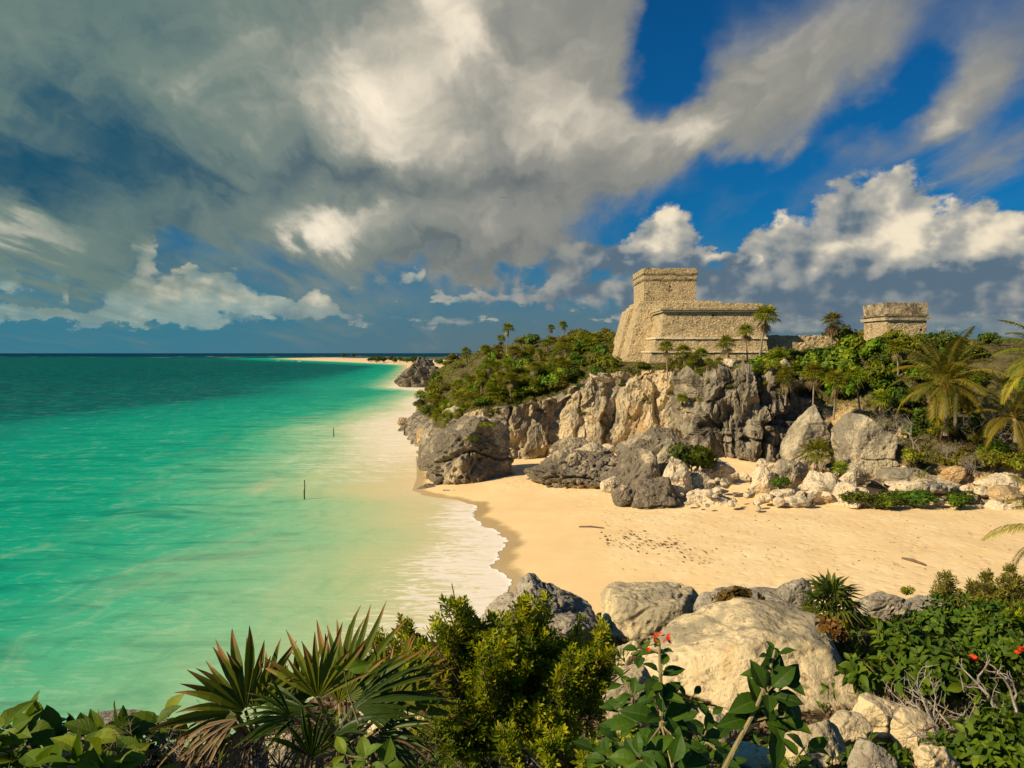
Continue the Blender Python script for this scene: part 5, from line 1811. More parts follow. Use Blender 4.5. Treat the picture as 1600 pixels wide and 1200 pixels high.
def leafy_bush(name, c, dims, nwhorl, L, seed, mat, label, cat='bush', nper=6, r0=0.5, nflower=0, wr=0.55, low=0.12, orange=0):
    rs = random.Random(seed)
    nr_ = np.random.RandomState(seed)
    root = empty(name, c, label, cat)
    p, u, sh, cen = crown_points(nr_, nwhorl, dims, 13, 0.6)
    mb, st, fl, og = MB(), MB(), MB(), MB()
    for i in range(len(p)):
        ax = Vector(u[i]).normalized()
        q = Vector(p[i])
        root_p = Vector((q.x * 0.35 + rs.gauss(0, .05), q.y * 0.35 + rs.gauss(0, .05), low * dims[2] * rs.random()))
        mid = (root_p + q) / 2 + Vector((rs.gauss(0, .04), rs.gauss(0, .04), -0.03)) * dims[0]
        if i % 2 == 0:
            st.tube([root_p, mid, q], [0.008, 0.006, 0.003], 5, cap=False)
        whorl(mb, st if i % 3 == 0 else None, q, ax, rs, nper, L, r0=r0, wr=wr)
    ch = [mb.build('foliage', M[mat], root), st.build('stem', M['stem'], root)]
    for k in range(nflower):
        i = rs.randrange(len(p))
        front = [j for j in range(len(p)) if p[j][1] < 0.1 * dims[1]]
        i = rs.choice(front) if front else i
        flowers(fl, Vector(p[i]) + Vector(u[i]).normalized() * L * .5, 0.05, rs)
    if nflower:
        ch.append(fl.build('flower', M['flower'], root))
    return kids(root, *ch)


def cedar(name, c, dims, ntips, leaf, seed, label, leaders=(), nper=20, mat='cedar', cat='shrub', spread=1.0):
    """twiggy shrub whose upright twigs carry dense whorls of small narrow leaves"""
    rs = random.Random(seed)
    nr_ = np.random.RandomState(seed)
    root = empty(name, c, label, cat)
    c = Vector(c)
    p, u, sh, cen = crown_points(nr_, ntips, dims, 15, 0.45)
    mb, st = MB(), MB()
    tips = [(Vector(p[i]), Vector(u[i]).normalized(), sh[i]) for i in range(len(p))]
    for ld in leaders:
        top = Vector(ld[0]) - c
        n = ld[1]
        foot = Vector((top.x * .75, top.y * .6, dims[2] * .35))
        st.tube([foot, (foot + top) / 2 + Vector((.02, 0, 0)), top], [.008, .005, .003], 5, cap=False)
        for k in range(n):
            f = rs.uniform(.2, 1)
            q = foot * (1 - f) + top * f + Vector((rs.gauss(0, .035), rs.gauss(0, .05), rs.gauss(0, .02))) * (1.5 - f) * spread * (ld[2] if len(ld) > 2 else 1)
            tips.append((q, Vector((rs.gauss(0, .35), rs.gauss(0, .35), 1)).normalized(), min(1, max(0, rs.gauss(.62, .2)))))
    Vs, Fs, uvs, rn = [], [], [], []
    for i, (q, ax, s) in enumerate(tips):
        ax = (ax + Vector((rs.gauss(0, .5), rs.gauss(0, .5) - .1, .12))).normalized()
        a = ax.orthogonal().normalized()
        b = ax.cross(a)
        tl = leaf * rs.uniform(1.0, 2.4)
        if i % 2 == 0:
            st.tube([Vector((q.x * .45, q.y * .45, q.z * .45 - .05)), q - ax * tl, q], [.006, .0035, .0015], 4, cap=False)
        for k in range(nper):
            f = k / nper
            an = k * 2.39996
            rad = a * math.cos(an) + b * math.sin(an)
            d = (rad * (1.0 - 0.5 * f) + ax * (0.15 + .75 * f)).normalized()
            o = q - ax * tl * (1 - f) + d * 0.003
            l = leaf * rs.uniform(.75, 1.2) * (1 - .25 * f)
            sd = d.cross(ax)
            if sd.length < 1e-3:
                sd = a
            sd.normalize()
            w = l * .20
            n2 = sd.cross(d)
            Vs += [tuple(o), tuple(o + d * l * .62 - sd * w + n2 * w * .3), tuple(o + d * l), tuple(o + d * l * .62 + sd * w + n2 * w * .3)]
            rr = min(1, max(0, s + rs.gauss(0, .10) + (f - .5) * .3))
            rn += [rr] * 4
    n = len(Vs) // 4
    mb.add(np.array(Vs), np.arange(n * 4).reshape(n, 4), np.tile([[.5, 0], [0, .6], [.5, 1], [1, .6]], (n, 1)), np.array(rn))
    return kids(root, mb.build('foliage', M[mat], root), st.build('stem', M['twig'], root))


# ---- fan palms at the lower left
def near_fan(mb, st, crown, hub, ang, R, spread, seed, dy=-0.15, nrm=(0.15, -0.75, 0.6), nseg=24, rnd=0.5, droop=0.10, join=0.5):
    rs = random.Random(seed)
    a = math.radians(ang)
    ax = Vector((math.cos(a), dy, math.sin(a)))
    fan(mb, hub, ax, nrm, R, math.radians(spread), nseg, rs, 1.0, droop * 2.0, join, rnd, rows=6, ragged=0.22)
    m = (Vector(crown) + Vector(hub)) / 2 + Vector((0, 0.02, -0.02))
    st.tube([crown, m, hub], [0.011, 0.009, 0.007], 6, cap=False)


PY_ = 3.4
c1 = at(402, 1172, PY_ + .15)
r1 = empty('fan_palm', c1 - Vector((0, 0, .4)), 'low fan palm at the lower left with brown-tipped fans and withered leaves trailing left', 'palm tree')
A, Bm, Dm = MB(), MB(), MB()
o1 = c1 - Vector((0, 0, .4))


def loc1(px, py, Y, o):
    return at(px, py, Y) - o


cr1 = c1 - o1
near_fan(A, Bm, cr1, loc1(384, 1112, 3.3, o1), 138, .37, 70, 1, -.1, (.2, -.85, .45), 11, .75)
near_fan(A, Bm, cr1, loc1(398, 1108, 3.36, o1), 92, .33, 62, 2, .1, (.1, -.9, .3), 10, .85)
near_fan(A, Bm, cr1, loc1(372, 1118, 3.25, o1), 205, .27, 55, 3, -.2, (-.1, -.55, .8), 9, .6)
near_fan(A, Bm, cr1, loc1(420, 1112, 3.45, o1), 55, .32, 60, 4, .1, (-.2, -.8, .5), 10, .55)
for k, (px, py, an, R) in enumerate([(372, 1122, 212, .36), (366, 1128, 228, .38), (380, 1135, 244, .34), (356, 1125, 200, .30), (395, 1140, 262, .26)]):
    near_fan(Dm, Bm, cr1, loc1(px, py, 3.2 + .05 * k, o1), an, R, 28, 40 + k, -.25, (.1, -.7, .7), 9, random.Random(k).random(), .45, .4)
tk = MB().tube([(0, .1, -.6), (0.01, .05, .1), cr1], [.06, .05, .045], 8).build('trunk', M['bark'], r1, True)
kids(r1, A.build('crown', M['fan_near'], r1), Bm.build('leaf_stalk', M['stem'], r1), Dm.build('dead_leaf_skirt', M['fan_dead'], r1), tk)

c2 = at(535, 1165, PY_ + .1)
o2 = c2 - Vector((0, 0, .4))
r2 = empty('fan_palm', o2, 'wide fan palm at the lower left with broad dark fans leaning right over the shrub', 'palm tree')
A, Bm, Dm = MB(), MB(), MB()
cr2 = c2 - o2
near_fan(A, Bm, cr2, loc1(497, 1092, 3.3, o2), 88, .33, 62, 11, .08, (.15, -.9, .3), 12, .9)
near_fan(A, Bm, cr2, loc1(540, 1092, 3.45, o2), 50, .44, 62, 12, .15, (-.25, -.85, .35), 15, .65)
near_fan(A, Bm, cr2, loc1(552, 1102, 3.3, o2), 12, .40, 44, 13, -.1, (-.1, -.75, .6), 14, .25)
near_fan(A, Bm, cr2, loc1(590, 1140, 3.15, o2), -14, .27, 48, 14, -.3, (-.1, -.45, .85), 12, .55)
near_fan(A, Bm, cr2, loc1(487, 1185, 3.1, o2), 88, .24, 50, 15, -.1, (.1, -.9, .35), 13, .15)
near_fan(A, Bm, cr2, loc1(470, 1105, 3.6, o2), 112, .30, 60, 16, .1, (.3, -.85, .35), 11, .8)
near_fan(A, Bm, cr2, loc1(530, 1100, 3.75, o2), 74, .40, 60, 17, .2, (0, -.9, .3), 12, .95)
near_fan(A, Bm, cr2, loc1(480, 1108, 3.25, o2), 185, .28, 50, 18, -.2, (0, -.5, .85), 9, .3)
near_fan(A, Bm, cr2, loc1(610, 1100, 3.7, o2), 34, .40, 50, 61, .1, (-.3, -.75, .55), 13, .8)
near_fan(A, Bm, cr2, loc1(455, 1120, 3.15, o2), 150, .22, 50, 62, -.3, (.1, -.5, .85), 10, .5)
near_fan(A, Bm, cr2, loc1(520, 1150, 3.1, o2), 30, .26, 46, 63, -.3, (-.2, -.5, .8), 11, .2)
near_fan(A, Bm, cr2, loc1(600, 1090, 3.9, o2), 100, .34, 40, 64, .1, (0, -.9, .3), 9, .95)
for k, (px, py, an, R) in enumerate([(505, 1130, 250, .3), (530, 1140, 285, .3), (560, 1140, 310, .32), (600, 1150, 335, .32)]):
    near_fan(Dm, Bm, cr2, loc1(px, py, 3.45, o2), an, R, 26, 50 + k, -.1, (.1, -.7, .7), 9, random.Random(k + 5).random(), .4, .4)
tk = MB().tube([(0, .1, -.6), (0.01, .05, .1), cr2], [.065, .055, .05], 8).build('trunk', M['bark'], r2, True)
kids(r2, A.build('crown', M['fan_near'], r2), Bm.build('leaf_stalk', M['stem'], r2), Dm.build('dead_leaf_skirt', M['fan_dead'], r2), tk)
bare_shrub(520, at(440, 1215, 3.5), .42, 'bare tangled twigs under the two fan palms', 'twig', 4, .008, 9)
bare_shrub(521, at(330, 1215, 3.3), .36, 'dry twigs at the left foot of the fan palms', 'dead_wood', 4, .007, 8)
bare_shrub(522, at(600, 1215, 3.6), .40, 'dry twigs in shade at the right foot of the fan palms', 'twig', 4, .007, 9)

# ---- vines with broad leaves at the far lower left
rs = random.Random(17)
for vi, (path, n, lb) in enumerate([
        ([(-30, 1185), (60, 1165), (140, 1178), (240, 1170)], 30, 'sprawling vine with large light green leaves at the bottom left corner'),
        ([(60, 1195), (150, 1160), (215, 1150), (262, 1128)], 26, 'woody vine stem rising right with light green leaves beside the palm skirt'),
        ([(-20, 1150), (30, 1142), (75, 1150)], 16, 'leafy vine shoot lifting its leaves against the water at the left edge'),
        ([(20, 1210), (120, 1200), (230, 1205)], 24, 'dense vine leaves along the bottom edge at the left')]):
    Y = 3.05 if vi != 3 else 2.7
    pts = [at(px, py, Y + .12 * i) for i, (px, py) in enumerate(path)]
    o = pts[0] - Vector((0, 0, .1))
    root = empty('vine', o, lb, 'vine')
    st, mb = MB(), MB()
    st.tube([p - o for p in pts], [.010, .009, .007, .004][:len(pts)], 6)
    for k in range(n):
        f = rs.random() * (len(pts) - 1.001)
        i = int(f)
        b = pts[i].lerp(pts[i + 1], f - i) - o
        d = Vector((rs.gauss(0, .8), rs.gauss(-.1, .6), rs.gauss(.45, .35))).normalized()
        tip = b + d * rs.uniform(.02, .07)
        st.tube([b, tip], .0025, 4, cap=False)
        broad_leaf(mb, tip, (d + Vector((rs.gauss(0, .5), rs.gauss(0, .4), 0))).normalized(), (rs.gauss(0, .4), rs.gauss(-.4, .3), 1), rs.uniform(.10, .165), rs.uniform(.06, .085), rs, rs.uniform(.2, .7), rnd=rs.random())
    kids(root, mb.build('foliage', M['broad_light'], root), st.build('stem', M['dead_wood'], root))
bare_shrub(523, at(180, 1195, 3.0), .30, 'dry forked twigs standing up among the vines', 'twig', 3, .007, 5)

# ---- small-leaved shrubs in the middle
cedar('shrub', at(800, 1205, 4.5), (1.34, 1.0, 1.22), 1450, .050, 601, 'large yellow green shrub with tiny leaves in the middle of the foreground',
      [(at(706, 912, 4.4), 30, 1.5), (at(742, 960, 4.4), 30, 1.5), (at(822, 930, 4.5), 28), (at(770, 955, 4.6), 22), (at(876, 990, 4.5), 26), (at(940, 975, 4.6), 22), (at(690, 975, 4.3), 22), (at(905, 960, 4.7), 16), (at(660, 1010, 4.3), 22), (at(845, 935, 4.6), 22), (at(800, 945, 4.3), 22), (at(725, 935, 4.5), 22), (at(960, 1010, 4.5), 20), (at(890, 1020, 4.1), 22), (at(760, 1000, 4.0), 24)])
cedar('shrub', at(652, 1110, 4.9), (.55, .45, .55), 150, .050, 602, 'small yellow green shrub rising behind the right fan palm',
      [(at(636, 962, 4.9), 22), (at(655, 990, 4.9), 20), (at(613, 990, 5.0), 16), (at(590, 985, 5.0), 12)])
cedar('shrub', at(900, 1235, 3.3), (.42, .3, .22), 60, .040, 603, 'low bright sprig of tiny leaves reaching right along the bottom edge',
      [(at(980, 1145, 3.2), 26), (at(930, 1165, 3.25), 22), (at(860, 1150, 3.3), 22), (at(780, 1130, 3.4), 22)])
bare_shrub(524, at(830, 1235, 3.6), .40, 'curved grey dead twigs under the large small-leaved shrub', 'dead_wood', 3, .008, 6)

# ---- broad-leaved stems with red flowers
rs = random.Random(23)


def stem_plant(path, whorls, L, label, mat, flower=None, seed=1, r=.011, Y=2.7, cat='plant'):
    rs = random.Random(seed)
    pts = [at(px, py, y) for (px, py, y) in path]
    o = pts[0]
    root = empty('flowering_bush', o, label, cat)
    mb, st, fl = MB(), MB(), MB()
    n = len(pts)
    st.tube([p - o for p in pts], [r * (1 - .6 * i / (n - 1)) for i in range(n)], 7)
    for (px, py, y, k, l, ax) in whorls:
        t = at(px, py, y) - o
        near = min(pts, key=lambda p: (p - o - t).length) - o
        if (near - t).length > .03:
            st.tube([near - Vector((0, 0, .03)), (near + t) / 2 - Vector((0, 0, .01)), t], [.005, .004, .003], 5, cap=False)
        whorl(mb, st, t, Vector(ax), rs, k, l * .88, .8, .45, .56, .6)
    ch = [mb.build('foliage', M[mat], root), st.build('stem', M['stem'], root)]
    for (px, py, y) in (flower or []):
        flowers(fl, at(px, py, y) - o, .016, rs, 5)
    if flower:
        ch.append(fl.build('flower', M['flower'], root))
    return kids(root, *ch)


stem_plant([(1030, 1220, 2.7), (1034, 1120, 2.72), (1032, 1060, 2.75), (1030, 1005, 2.78)],
           [(1030, 1010, 2.78, 5, .085, (0, -.2, 1)), (1034, 1045, 2.75, 5, .10, (.2, -.3, 1)), (1030, 1080, 2.74, 5, .12, (-.1, -.4, 1)), (1000, 1015, 2.85, 5, .09, (-.3, -.3, 1)), (1034, 1120, 2.7, 7, .17, (0, -.6, .8)), (1080, 1090, 2.8, 5, .12, (.6, -.3, .8)),
            (1000, 1130, 2.75, 6, .15, (-.5, -.5, .8)), (1060, 1160, 2.65, 7, .16, (.3, -.6, .7)), (1000, 1185, 2.6, 6, .15, (-.3, -.6, .7)), (1100, 1150, 2.75, 6, .15, (.5, -.4, .8)), (1115, 1190, 2.65, 6, .14, (.4, -.5, .8)), (1050, 1200, 2.55, 6, .15, (0, -.6, .8))],
           .13, 'leafy stem topped with two small red flower heads before the largest boulder', 'broad', [(1026, 996, 2.78), (1042, 999, 2.78), (1025, 1010, 2.78)], 31)
stem_plant([(1125, 1215, 2.4), (1150, 1165, 2.42), (1180, 1110, 2.45), (1200, 1060, 2.5), (1211, 1015, 2.52)],
           [(1211, 1022, 2.52, 5, .085, (.1, -.2, 1)), (1210, 1050, 2.5, 6, .135, (0, -.45, .9)), (1200, 1080, 2.46, 7, .165, (0, -.65, .7)), (1222, 1075, 2.55, 6, .15, (.5, -.3, .6)), (1190, 1110, 2.46, 5, .15, (.2, -.5, .6)), (1165, 1100, 2.5, 3, .07, (-.4, -.4, .8)), (1225, 1120, 2.45, 5, .13, (.4, -.5, .5))],
           .15, 'leaning green-brown stem with large drooping leaves and no flowers, in front of the largest boulder', 'broad', None, 37, .009)
stem_plant([(1215, 1230, 2.6), (1235, 1195, 2.6), (1260, 1165, 2.6)], [(1262, 1172, 2.6, 5, .12, (.3, -.4, .9)), (1240, 1195, 2.6, 5, .12, (0, -.4, .9))], .1, 'small light leafy sprig at the bottom edge right of the leaning stem', 'broad_light', None, 39, .006)
stem_plant([(960, 1230, 3.0), (962, 1190, 3.0), (970, 1150, 3.0)], [(968, 1155, 3.0, 6, .13, (0, -.4, .9)), (950, 1185, 2.95, 6, .14, (-.4, -.4, .8)), (985, 1195, 2.9, 6, .13, (.3, -.4, .8)), (930, 1170, 3.2, 5, .12, (-.4, -.3, .8))], .1, 'dark shaded broad-leaved sprig between the small-leaved shrub and the red-flowered stem', 'broad', None, 40, .006)
stem_plant([(560, 1225, 2.9), (575, 1200, 2.9), (580, 1180, 2.9)], [(570, 1185, 2.85, 5, .12, (-.2, -.5, .8)), (600, 1195, 2.85, 5, .13, (.3, -.5, .8)), (540, 1180, 2.9, 4, .12, (-.3, -.5, .8))], .1, 'pale broad leaves at the bottom edge beneath the right fan palm', 'broad_light', None, 41, .006)
stem_plant([(560, 1130, 3.0), (545, 1085, 3.0), (538, 1050, 2.98)], [(538, 1048, 2.97, 2, .10, (.1, -.9, .3))], .1, 'single yellow green leaf held up against the right fan palm', 'broad_light', None, 44, .004)

# ---- the leafy thicket at the lower right
leafy_bush('bush', at(1440, 1125, 7.6), (1.9, 1.5, 1.12), 240, .15, 701, 'broad_mid', 'broad dark green bush with orange-red flowers right of the largest boulder', nper=6, nflower=4)
leafy_bush('bush', at(1585, 1080, 8.3), (1.7, 1.5, 1.15), 170, .135, 702, 'broad_mid', 'tall green bush at the right edge with one red flower against the olive shrubs', nper=6, nflower=1)
leafy_bush('bush', at(1545, 1225, 5.6), (1.2, .9, .62), 130, .12, 703, 'broad_mid', 'lower green bush in the bottom right corner', nper=6, r0=.6)
leafy_bush('bush', at(1370, 1215, 5.4), (.62, .5, .30), 44, .095, 704, 'broad', 'low leafy patch between the cream boulders at the bottom right', nper=6, r0=.6)
leafy_bush('bush', at(1530, 1010, 10.6), (2.4, 1.6, .85), 190, .12, 705, 'broad_mid', 'dense low green bush behind the flowering one at the right', nper=6, r0=.45)
leafy_bush('sea_grape', at(1152, 948, 10.2), (.62, .5, .34), 60, .085, 706, 'broad', 'small bronze round-leaved sea grape on top of the flat grey slab', 'bush', 5, .5, 0, .95)
leafy_bush('sea_grape', at(1300, 1000, 8.8), (.45, .4, .34), 26, .085, 707, 'broad', 'yellowish round-leaved seedling with orange leaves at the upper right of the largest boulder', 'bush', 5, .9, 0, .95)
for o in bpy.data.objects:
    if o.name.startswith('foliage') and o.parent and o.parent.name.startswith('sea_grape'):
        o.data.materials[0] = M['grape']
bare_shrub(525, at(1475, 1165, 6.3), .75, 'grey bare stems in the dark gap under the flowering bush', 'dead_wood', 3, .016, 6)
bare_shrub(526, at(1590, 1100, 6.6), .6, 'bleached forked branch at the right edge', 'dead_wood', 2, .018, 2)
bare_shrub(527, at(1530, 1195, 5.6), .5, 'brown dead twigs in the lower right thicket', 'twig', 4, .009, 8)

# small fan palm on the rocks, scrub round it
fp = make_fan_palm(711, .26, .42, 24, 'small bushy fan palm with spiky fans among the rocks above the leafy bush', .05, 12, .06)
fp.location = at(1296, 985, 10.5)
for ch in KIDS[fp.name]:
    if ch.name.startswith('crown'):
        ch.data.materials[0] = M['fan_green']
cedar('shrub', at(1290, 985, 10.2), (.75, .5, .26), 60, .05, 712, 'low dry olive tuft at the foot of the small fan palm', mat='cedar')
cedar('shrub', at(1450, 995, 11.0), (1.5, .9, .38), 190, .045, 713, 'low brown scrub between the tan rocks and the green bushes', mat='scrub')
cedar('shrub', at(1478, 965, 13.0), (.62, .6, .55), 70, .065, 714, 'wispy olive sapling standing against the sand', [(at(1478, 893, 13), 34, 2.6), (at(1490, 915, 13), 26, 2.4), (at(1465, 915, 13), 22, 2.2)], mat='cedar_pale')
cedar('shrub', at(1572, 985, 12.5), (1.7, 1.2, 1.15), 420, .075, 715, 'pale olive feathery shrub at the right edge above the thicket', [(at(1545, 888, 13), 24, 2.2), (at(1580, 880, 13.2), 24, 2.2), (at(1520, 905, 13), 20, 2)], mat='cedar_pale')
cedar('shrub', at(1420, 926, 12.1), (.32, .3, .10), 14, .05, 716, 'tiny green tuft on top of the pitted tan rock', mat='cedar')
for k, (px, py, Y, w) in enumerate([(700, 1170, 5.5, .8), (1010, 1010, 12.4, .5)]):
    cedar('shrub', at(px, py, Y), (w, w * .7, w * .4), 50, .045, 720 + k, ['shaded small-leaved undergrowth left of the large shrub', 'dark tuft at the crack between the flat-topped and largest boulders'][k], mat='cedar')


def near_cover():
    """fallen leaves and seedlings over the ground near the camera"""
    rs_ = np.random.RandomState(3)
    n = 60000
    y = 2.2 + 11.5 * rs_.rand(n) ** 1.3
    x = (rs_.rand(n) * 1.5 - .75) * y * 1.05
    z = prom_z(x, y)
    p = np.stack([x, y, z], 1)
    z = z + (fbm(p * 0.5, 4, 71) * 0.35 + fbm(p * 2.2, 3, 75) * 0.12) * smooth(y, 1.0, 4.0)
    p[:, 2] = z + 0.01
    m = fbm(p * 1.3, 3, 9)
    p[:, 2] += rs_.rand(n) * np.clip(m + .15, 0, .6) * .34
    dead = (rs_.rand(n) < .30) | (m < -.05)
    for nm, k, mt, lb in (('undergrowth', ~dead, 'broad_mid', 'small green seedlings covering the shaded ground in the foreground'), ('leaf_litter', dead, 'fan_dead', 'dry fallen leaves on the foreground ground')):
        o = MB().add(*leaf_cards(rs_, p[k], np.tile([[0., 0., 1.]], (k.sum(), 1)), 0.022 + 0.0028 * p[k][:, 1:2], 0.5)).build(nm, M[mt])
        tag(o, lb, nm.replace('_', ' '), kind='stuff')


near_cover()
rs = random.Random(61)
for k, (px, py, Y, w, lb) in enumerate([(1500, 985, 12.2, 1.3, 'olive scrub behind the low green bush at the right'), (1350, 985, 11.2, .7, 'low olive scrub below the pitted tan rock'), (1590, 1000, 10.0, 1.2, 'olive-green scrub at the right edge below the feathery shrub')]):
    cedar('shrub', at(px, py, Y), (w, w * .7, w * .42), 120, .05, 730 + k, lb, mat='cedar')
rs = random.Random(19)
for k, (x0, y0, lb) in enumerate([(40, 1180, 'low creeping leaves in the bottom left corner in front of the vines'), (160, 1195, 'low creeping leaves below the woody vine'), (240, 1190, 'creeping leaves between the vines and the palm skirt')]):
    leafy_bush('vine', at(x0, y0 + 45, 3.2 + .1 * k), (.42, .4, .30), 46, .085, 750 + k, 'broad_light', lb, 'vine', 5, .45)

stem_plant([(1090, 1235, 3.1), (1100, 1200, 3.1), (1120, 1160, 3.15)], [(1120, 1158, 3.15, 6, .13, (.2, -.4, .9)), (1090, 1180, 3.05, 6, .13, (-.2, -.4, .9)), (1140, 1190, 3.1, 5, .12, (.4, -.4, .8)), (1060, 1125, 3.3, 5, .12, (0, -.4, .9)), (1110, 1120, 3.4, 5, .11, (.3, -.4, .9))], .1, 'shaded broad-leaved plant between the red-flowered stem and the leaning stem', 'broad', None, 61, .006)
stem_plant([(985, 1235, 3.5), (985, 1150, 3.5), (990, 1090, 3.5)], [(990, 1085, 3.5, 6, .12, (-.2, -.4, .9)), (965, 1110, 3.5, 6, .12, (-.4, -.4, .8)), (1010, 1120, 3.45, 6, .13, (.3, -.4, .8)), (975, 1060, 3.6, 5, .10, (0, -.3, 1)), (1000, 1170, 3.4, 6, .13, (.1, -.6, .7))], .1, 'dark leafy stem behind and left of the red-flowered one', 'broad', None, 62, .006)
# ------------------------------------------------------------------ small things: posts, boats, bird, driftwood
def post(pts, r, label):
    o = MB().tube(pts, r, 7).build('post', M['post'], None, True)
    return tag(o, label, 'post')


b = at(475.5, 782, 79)
post([Vector((b.x, 79, -1.2)), Vector((b.x + .01, 79, 0.9)), Vector((b.x + .06, 79, 1.0)), Vector((b.x + .03, 79, 1.85))], [0.075, 0.07, 0.055, 0.05], 'nearest dark wooden post standing in the pale green water')
b = at(521.5, 683, 138)
post([Vector((b.x, 138, -1.5)), Vector((b.x, 138, 0.6)), Vector((b.x - .05, 138, 1.55))], [0.09, 0.08, 0.06], 'thin far post in the water left of the ochre ledge')
b = at(631, 681, 141)
post([Vector((b.x - .1, 141, -1.5)), Vector((b.x + .1, 141, 0.5)), Vector((b.x + .25, 141, 1.7))], [0.14, 0.12, 0.10], 'leaning dark stump in the surf below the ochre ledge')

M['boat'] = material('white_boat_paint', lambda: principled((0.75, 0.73, 0.68), 0.4))
M['boat_dark'] = material('dark_awning', lambda: principled((0.05, 0.06, 0.06), 0.6))


def boat(px, py, L, label, rz=0.0):
    Y = CAM_Z * F / (py - 551)
    p = at(px, py, Y)
    root = empty('motor_boat', (p.x, Y, 0.0), label, 'boat', 'boats moored off the far spit', rz)
    n = 9
    V = []
    for i in range(n):
        f = i / (n - 1)
        x = (f - .5) * L
        w = L * 0.14 * (1 - max(0, (f - .45) / .55) ** 2.2) + 0.02
        sh = 0.75 + 0.75 * max(0, f - .5)
        V += [(x, -w, sh), (x - .2, -w * .7, -0.3), (x - .2, w * .7, -0.3), (x, w, sh)]
    Fq = []
    for i in range(n - 1):
        a = i * 4
        Fq += [(a, a + 1, a + 5, a + 4), (a + 1, a + 2, a + 6, a + 5), (a + 2, a + 3, a + 7, a + 6), (a + 3, a, a + 4, a + 7)]
    Fq.append((0, 3, 2, 1))
    h = MB().add(V, Fq).build('hull', M['boat'], root)
    mb = MB()
    for x in (-L * .2, L * .15):
        for y in (-.9, .9):
            mb.tube([(x, y, 0.6), (x, y, 2.3)], 0.06, 5)
    fr = mb.build('awning_frame', M['boat_dark'], root)
    V = [(x, y, 2.3 + (0.25 if abs(y) < .1 else 0) + dz) for dz in (0, .08) for x in (-L * .24, L * .19) for y in (-1.1, 0, 1.1)]
    a = MB().add(V, [(0, 1, 4, 3), (1, 2, 5, 4), (6, 9, 10, 7), (7, 10, 11, 8), (0, 6, 7, 1), (1, 7, 8, 2), (3, 4, 10, 9), (4, 5, 11, 10), (0, 3, 9, 6), (2, 8, 11, 5)]).build('awning', M['boat'] if L > 9 else M['boat_dark'], root)
    return kids(root, h, fr, a)


boat(436, 565.2, 11, 'white awning boat on the water off the tip of the far sand spit', 0.1)
boat(461, 565.0, 7, 'left of the two small dark boats close to the far sand spit', 0.2)
boat(468, 564.6, 6.5, 'right of the two small dark boats close to the far sand spit', -0.3)

# frigate bird, wings spread, seen from below
M['bird'] = material('dark_plumage', lambda: principled((0.02, 0.02, 0.022), 0.7))
p = at(787, 309, 165)
V, Fq = [], []
prof = [(-0.42, .01), (-0.30, .05), (-0.12, .09), (0.10, .085), (0.28, .05), (0.36, .045), (0.48, .012)]
for i, (y, r) in enumerate(prof):
    for k in range(6):
        a = k * math.pi / 3
        V.append((math.cos(a) * r, y, math.sin(a) * r * .8))
for i in range(len(prof) - 1):
    for k in range(6):
        Fq.append((i * 6 + k, i * 6 + (k + 1) % 6, i * 6 + 6 + (k + 1) % 6, i * 6 + 6 + k))
bd = MB().add(V, Fq)
for sg in (-1, 1):
    W_ = []
    for (x, y0, y1, z) in [(0.05, -.10, .16, 0), (0.35, -.06, .24, .10), (0.65, -.10, .16, .10), (0.95, -.2, -.06, .02)]:
        W_ += [(sg * x, y0, z - .006), (sg * x, y1, z - .006), (sg * x, y1, z + .012), (sg * x, y0, z + .012)]
    Fw = []
    for i in range(3):
        for k in range(4):
            Fw.append((i * 4 + k, i * 4 + (k + 1) % 4, i * 4 + 4 + (k + 1) % 4, i * 4 + 4 + k))
    Fw.append((12, 13, 14, 15))
    bd.add(W_, Fw)
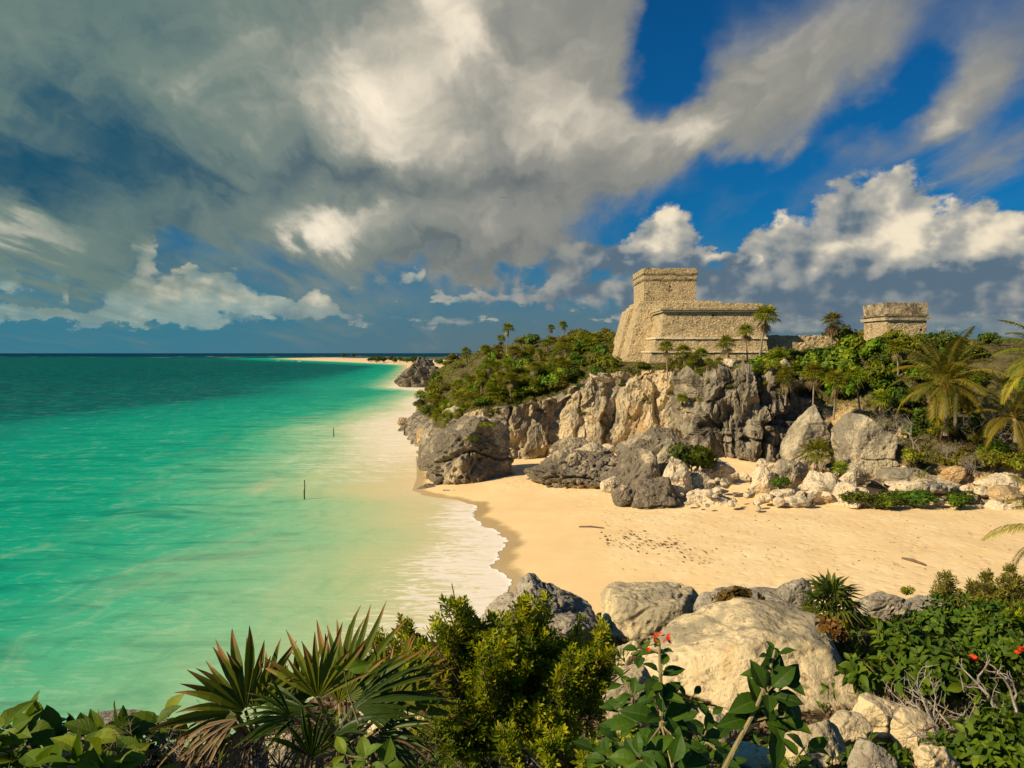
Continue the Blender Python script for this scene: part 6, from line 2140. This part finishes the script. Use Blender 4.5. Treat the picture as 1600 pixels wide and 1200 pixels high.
bd.add([(0.02, -.38, 0), (0.10, -.72, 0), (0.04, -.5, 0.01), (-0.02, -.38, 0), (-0.10, -.72, 0), (-0.04, -.5, .01)], [(0, 1, 2), (3, 5, 4)])
bo = bd.build('bird', M['bird'], None)
bo.location = p
bo.rotation_euler = (0.25, 0.05, 0.15)
tag(bo, 'dark sea bird gliding with spread wings under the big cloud', 'bird')

# driftwood and weed on the sand
M['weed'] = material('dry_seaweed', lambda: principled((0.10, 0.06, 0.025), 0.9))


def sand_pt(px, py):
    lo, hi = 20.0, 110.0
    for _ in range(40):
        m = (lo + hi) / 2
        q = at(px, py, m)
        if q.z > float(beach_z(np.array(q.x), np.array(m))):
            lo = m
        else:
            hi = m
    q = at(px, py, lo)
    q.z = float(beach_z(np.array(q.x), np.array(lo))) + 0.06
    return q


def stick(a, b, r, label):
    p, q = sand_pt(*a), sand_pt(*b)
    m = (p + q) / 2 + Vector((0, 0.1, 0.05))
    tag(MB().tube([p, m, q], [r, r * 1.1, r * .6], 6).build('driftwood', M['twig'], None, True), label, 'driftwood')


stick((905, 824), (943, 826), 0.05, 'thin straight stick lying on the smooth sand')
stick((1410, 874), (1446, 884), 0.09, 'dry palm stalk lying on the sand near the right bushes')
rs = np.random.RandomState(4)
mb = MB()
for k in range(420):
    if k < 150:
        px = 1010 + rs.normal() * 42
        py = 848 + rs.normal() * 9 + (px - 1010) * 0.16
    elif k < 220:
        px = rs.uniform(940, 1120)
        py = 812 + (px - 940) * 0.42 + rs.normal() * 5
    else:
        px, py = rs.uniform(960, 1595), rs.uniform(797, 892)
    q = sand_pt(px, py)
    s = rs.uniform(.02, .085) ** 1.0 * (1.25 if k < 150 else .75)
    a = rs.uniform(0, 6.28)
    V, Fc = ico(1)
    mb.add(V * np.array([s * 1.6, s * .7, s * .35]) @ np.array([[math.cos(a), math.sin(a), 0], [-math.sin(a), math.cos(a), 0], [0, 0, 1]]) * rs.uniform(.7, 1.2, (len(V), 1)) + np.array(q), Fc)
w = mb.build('seaweed', M['weed'], None)
tag(w, 'scattered dark bits of dry seaweed on the sand', 'seaweed', kind='stuff')
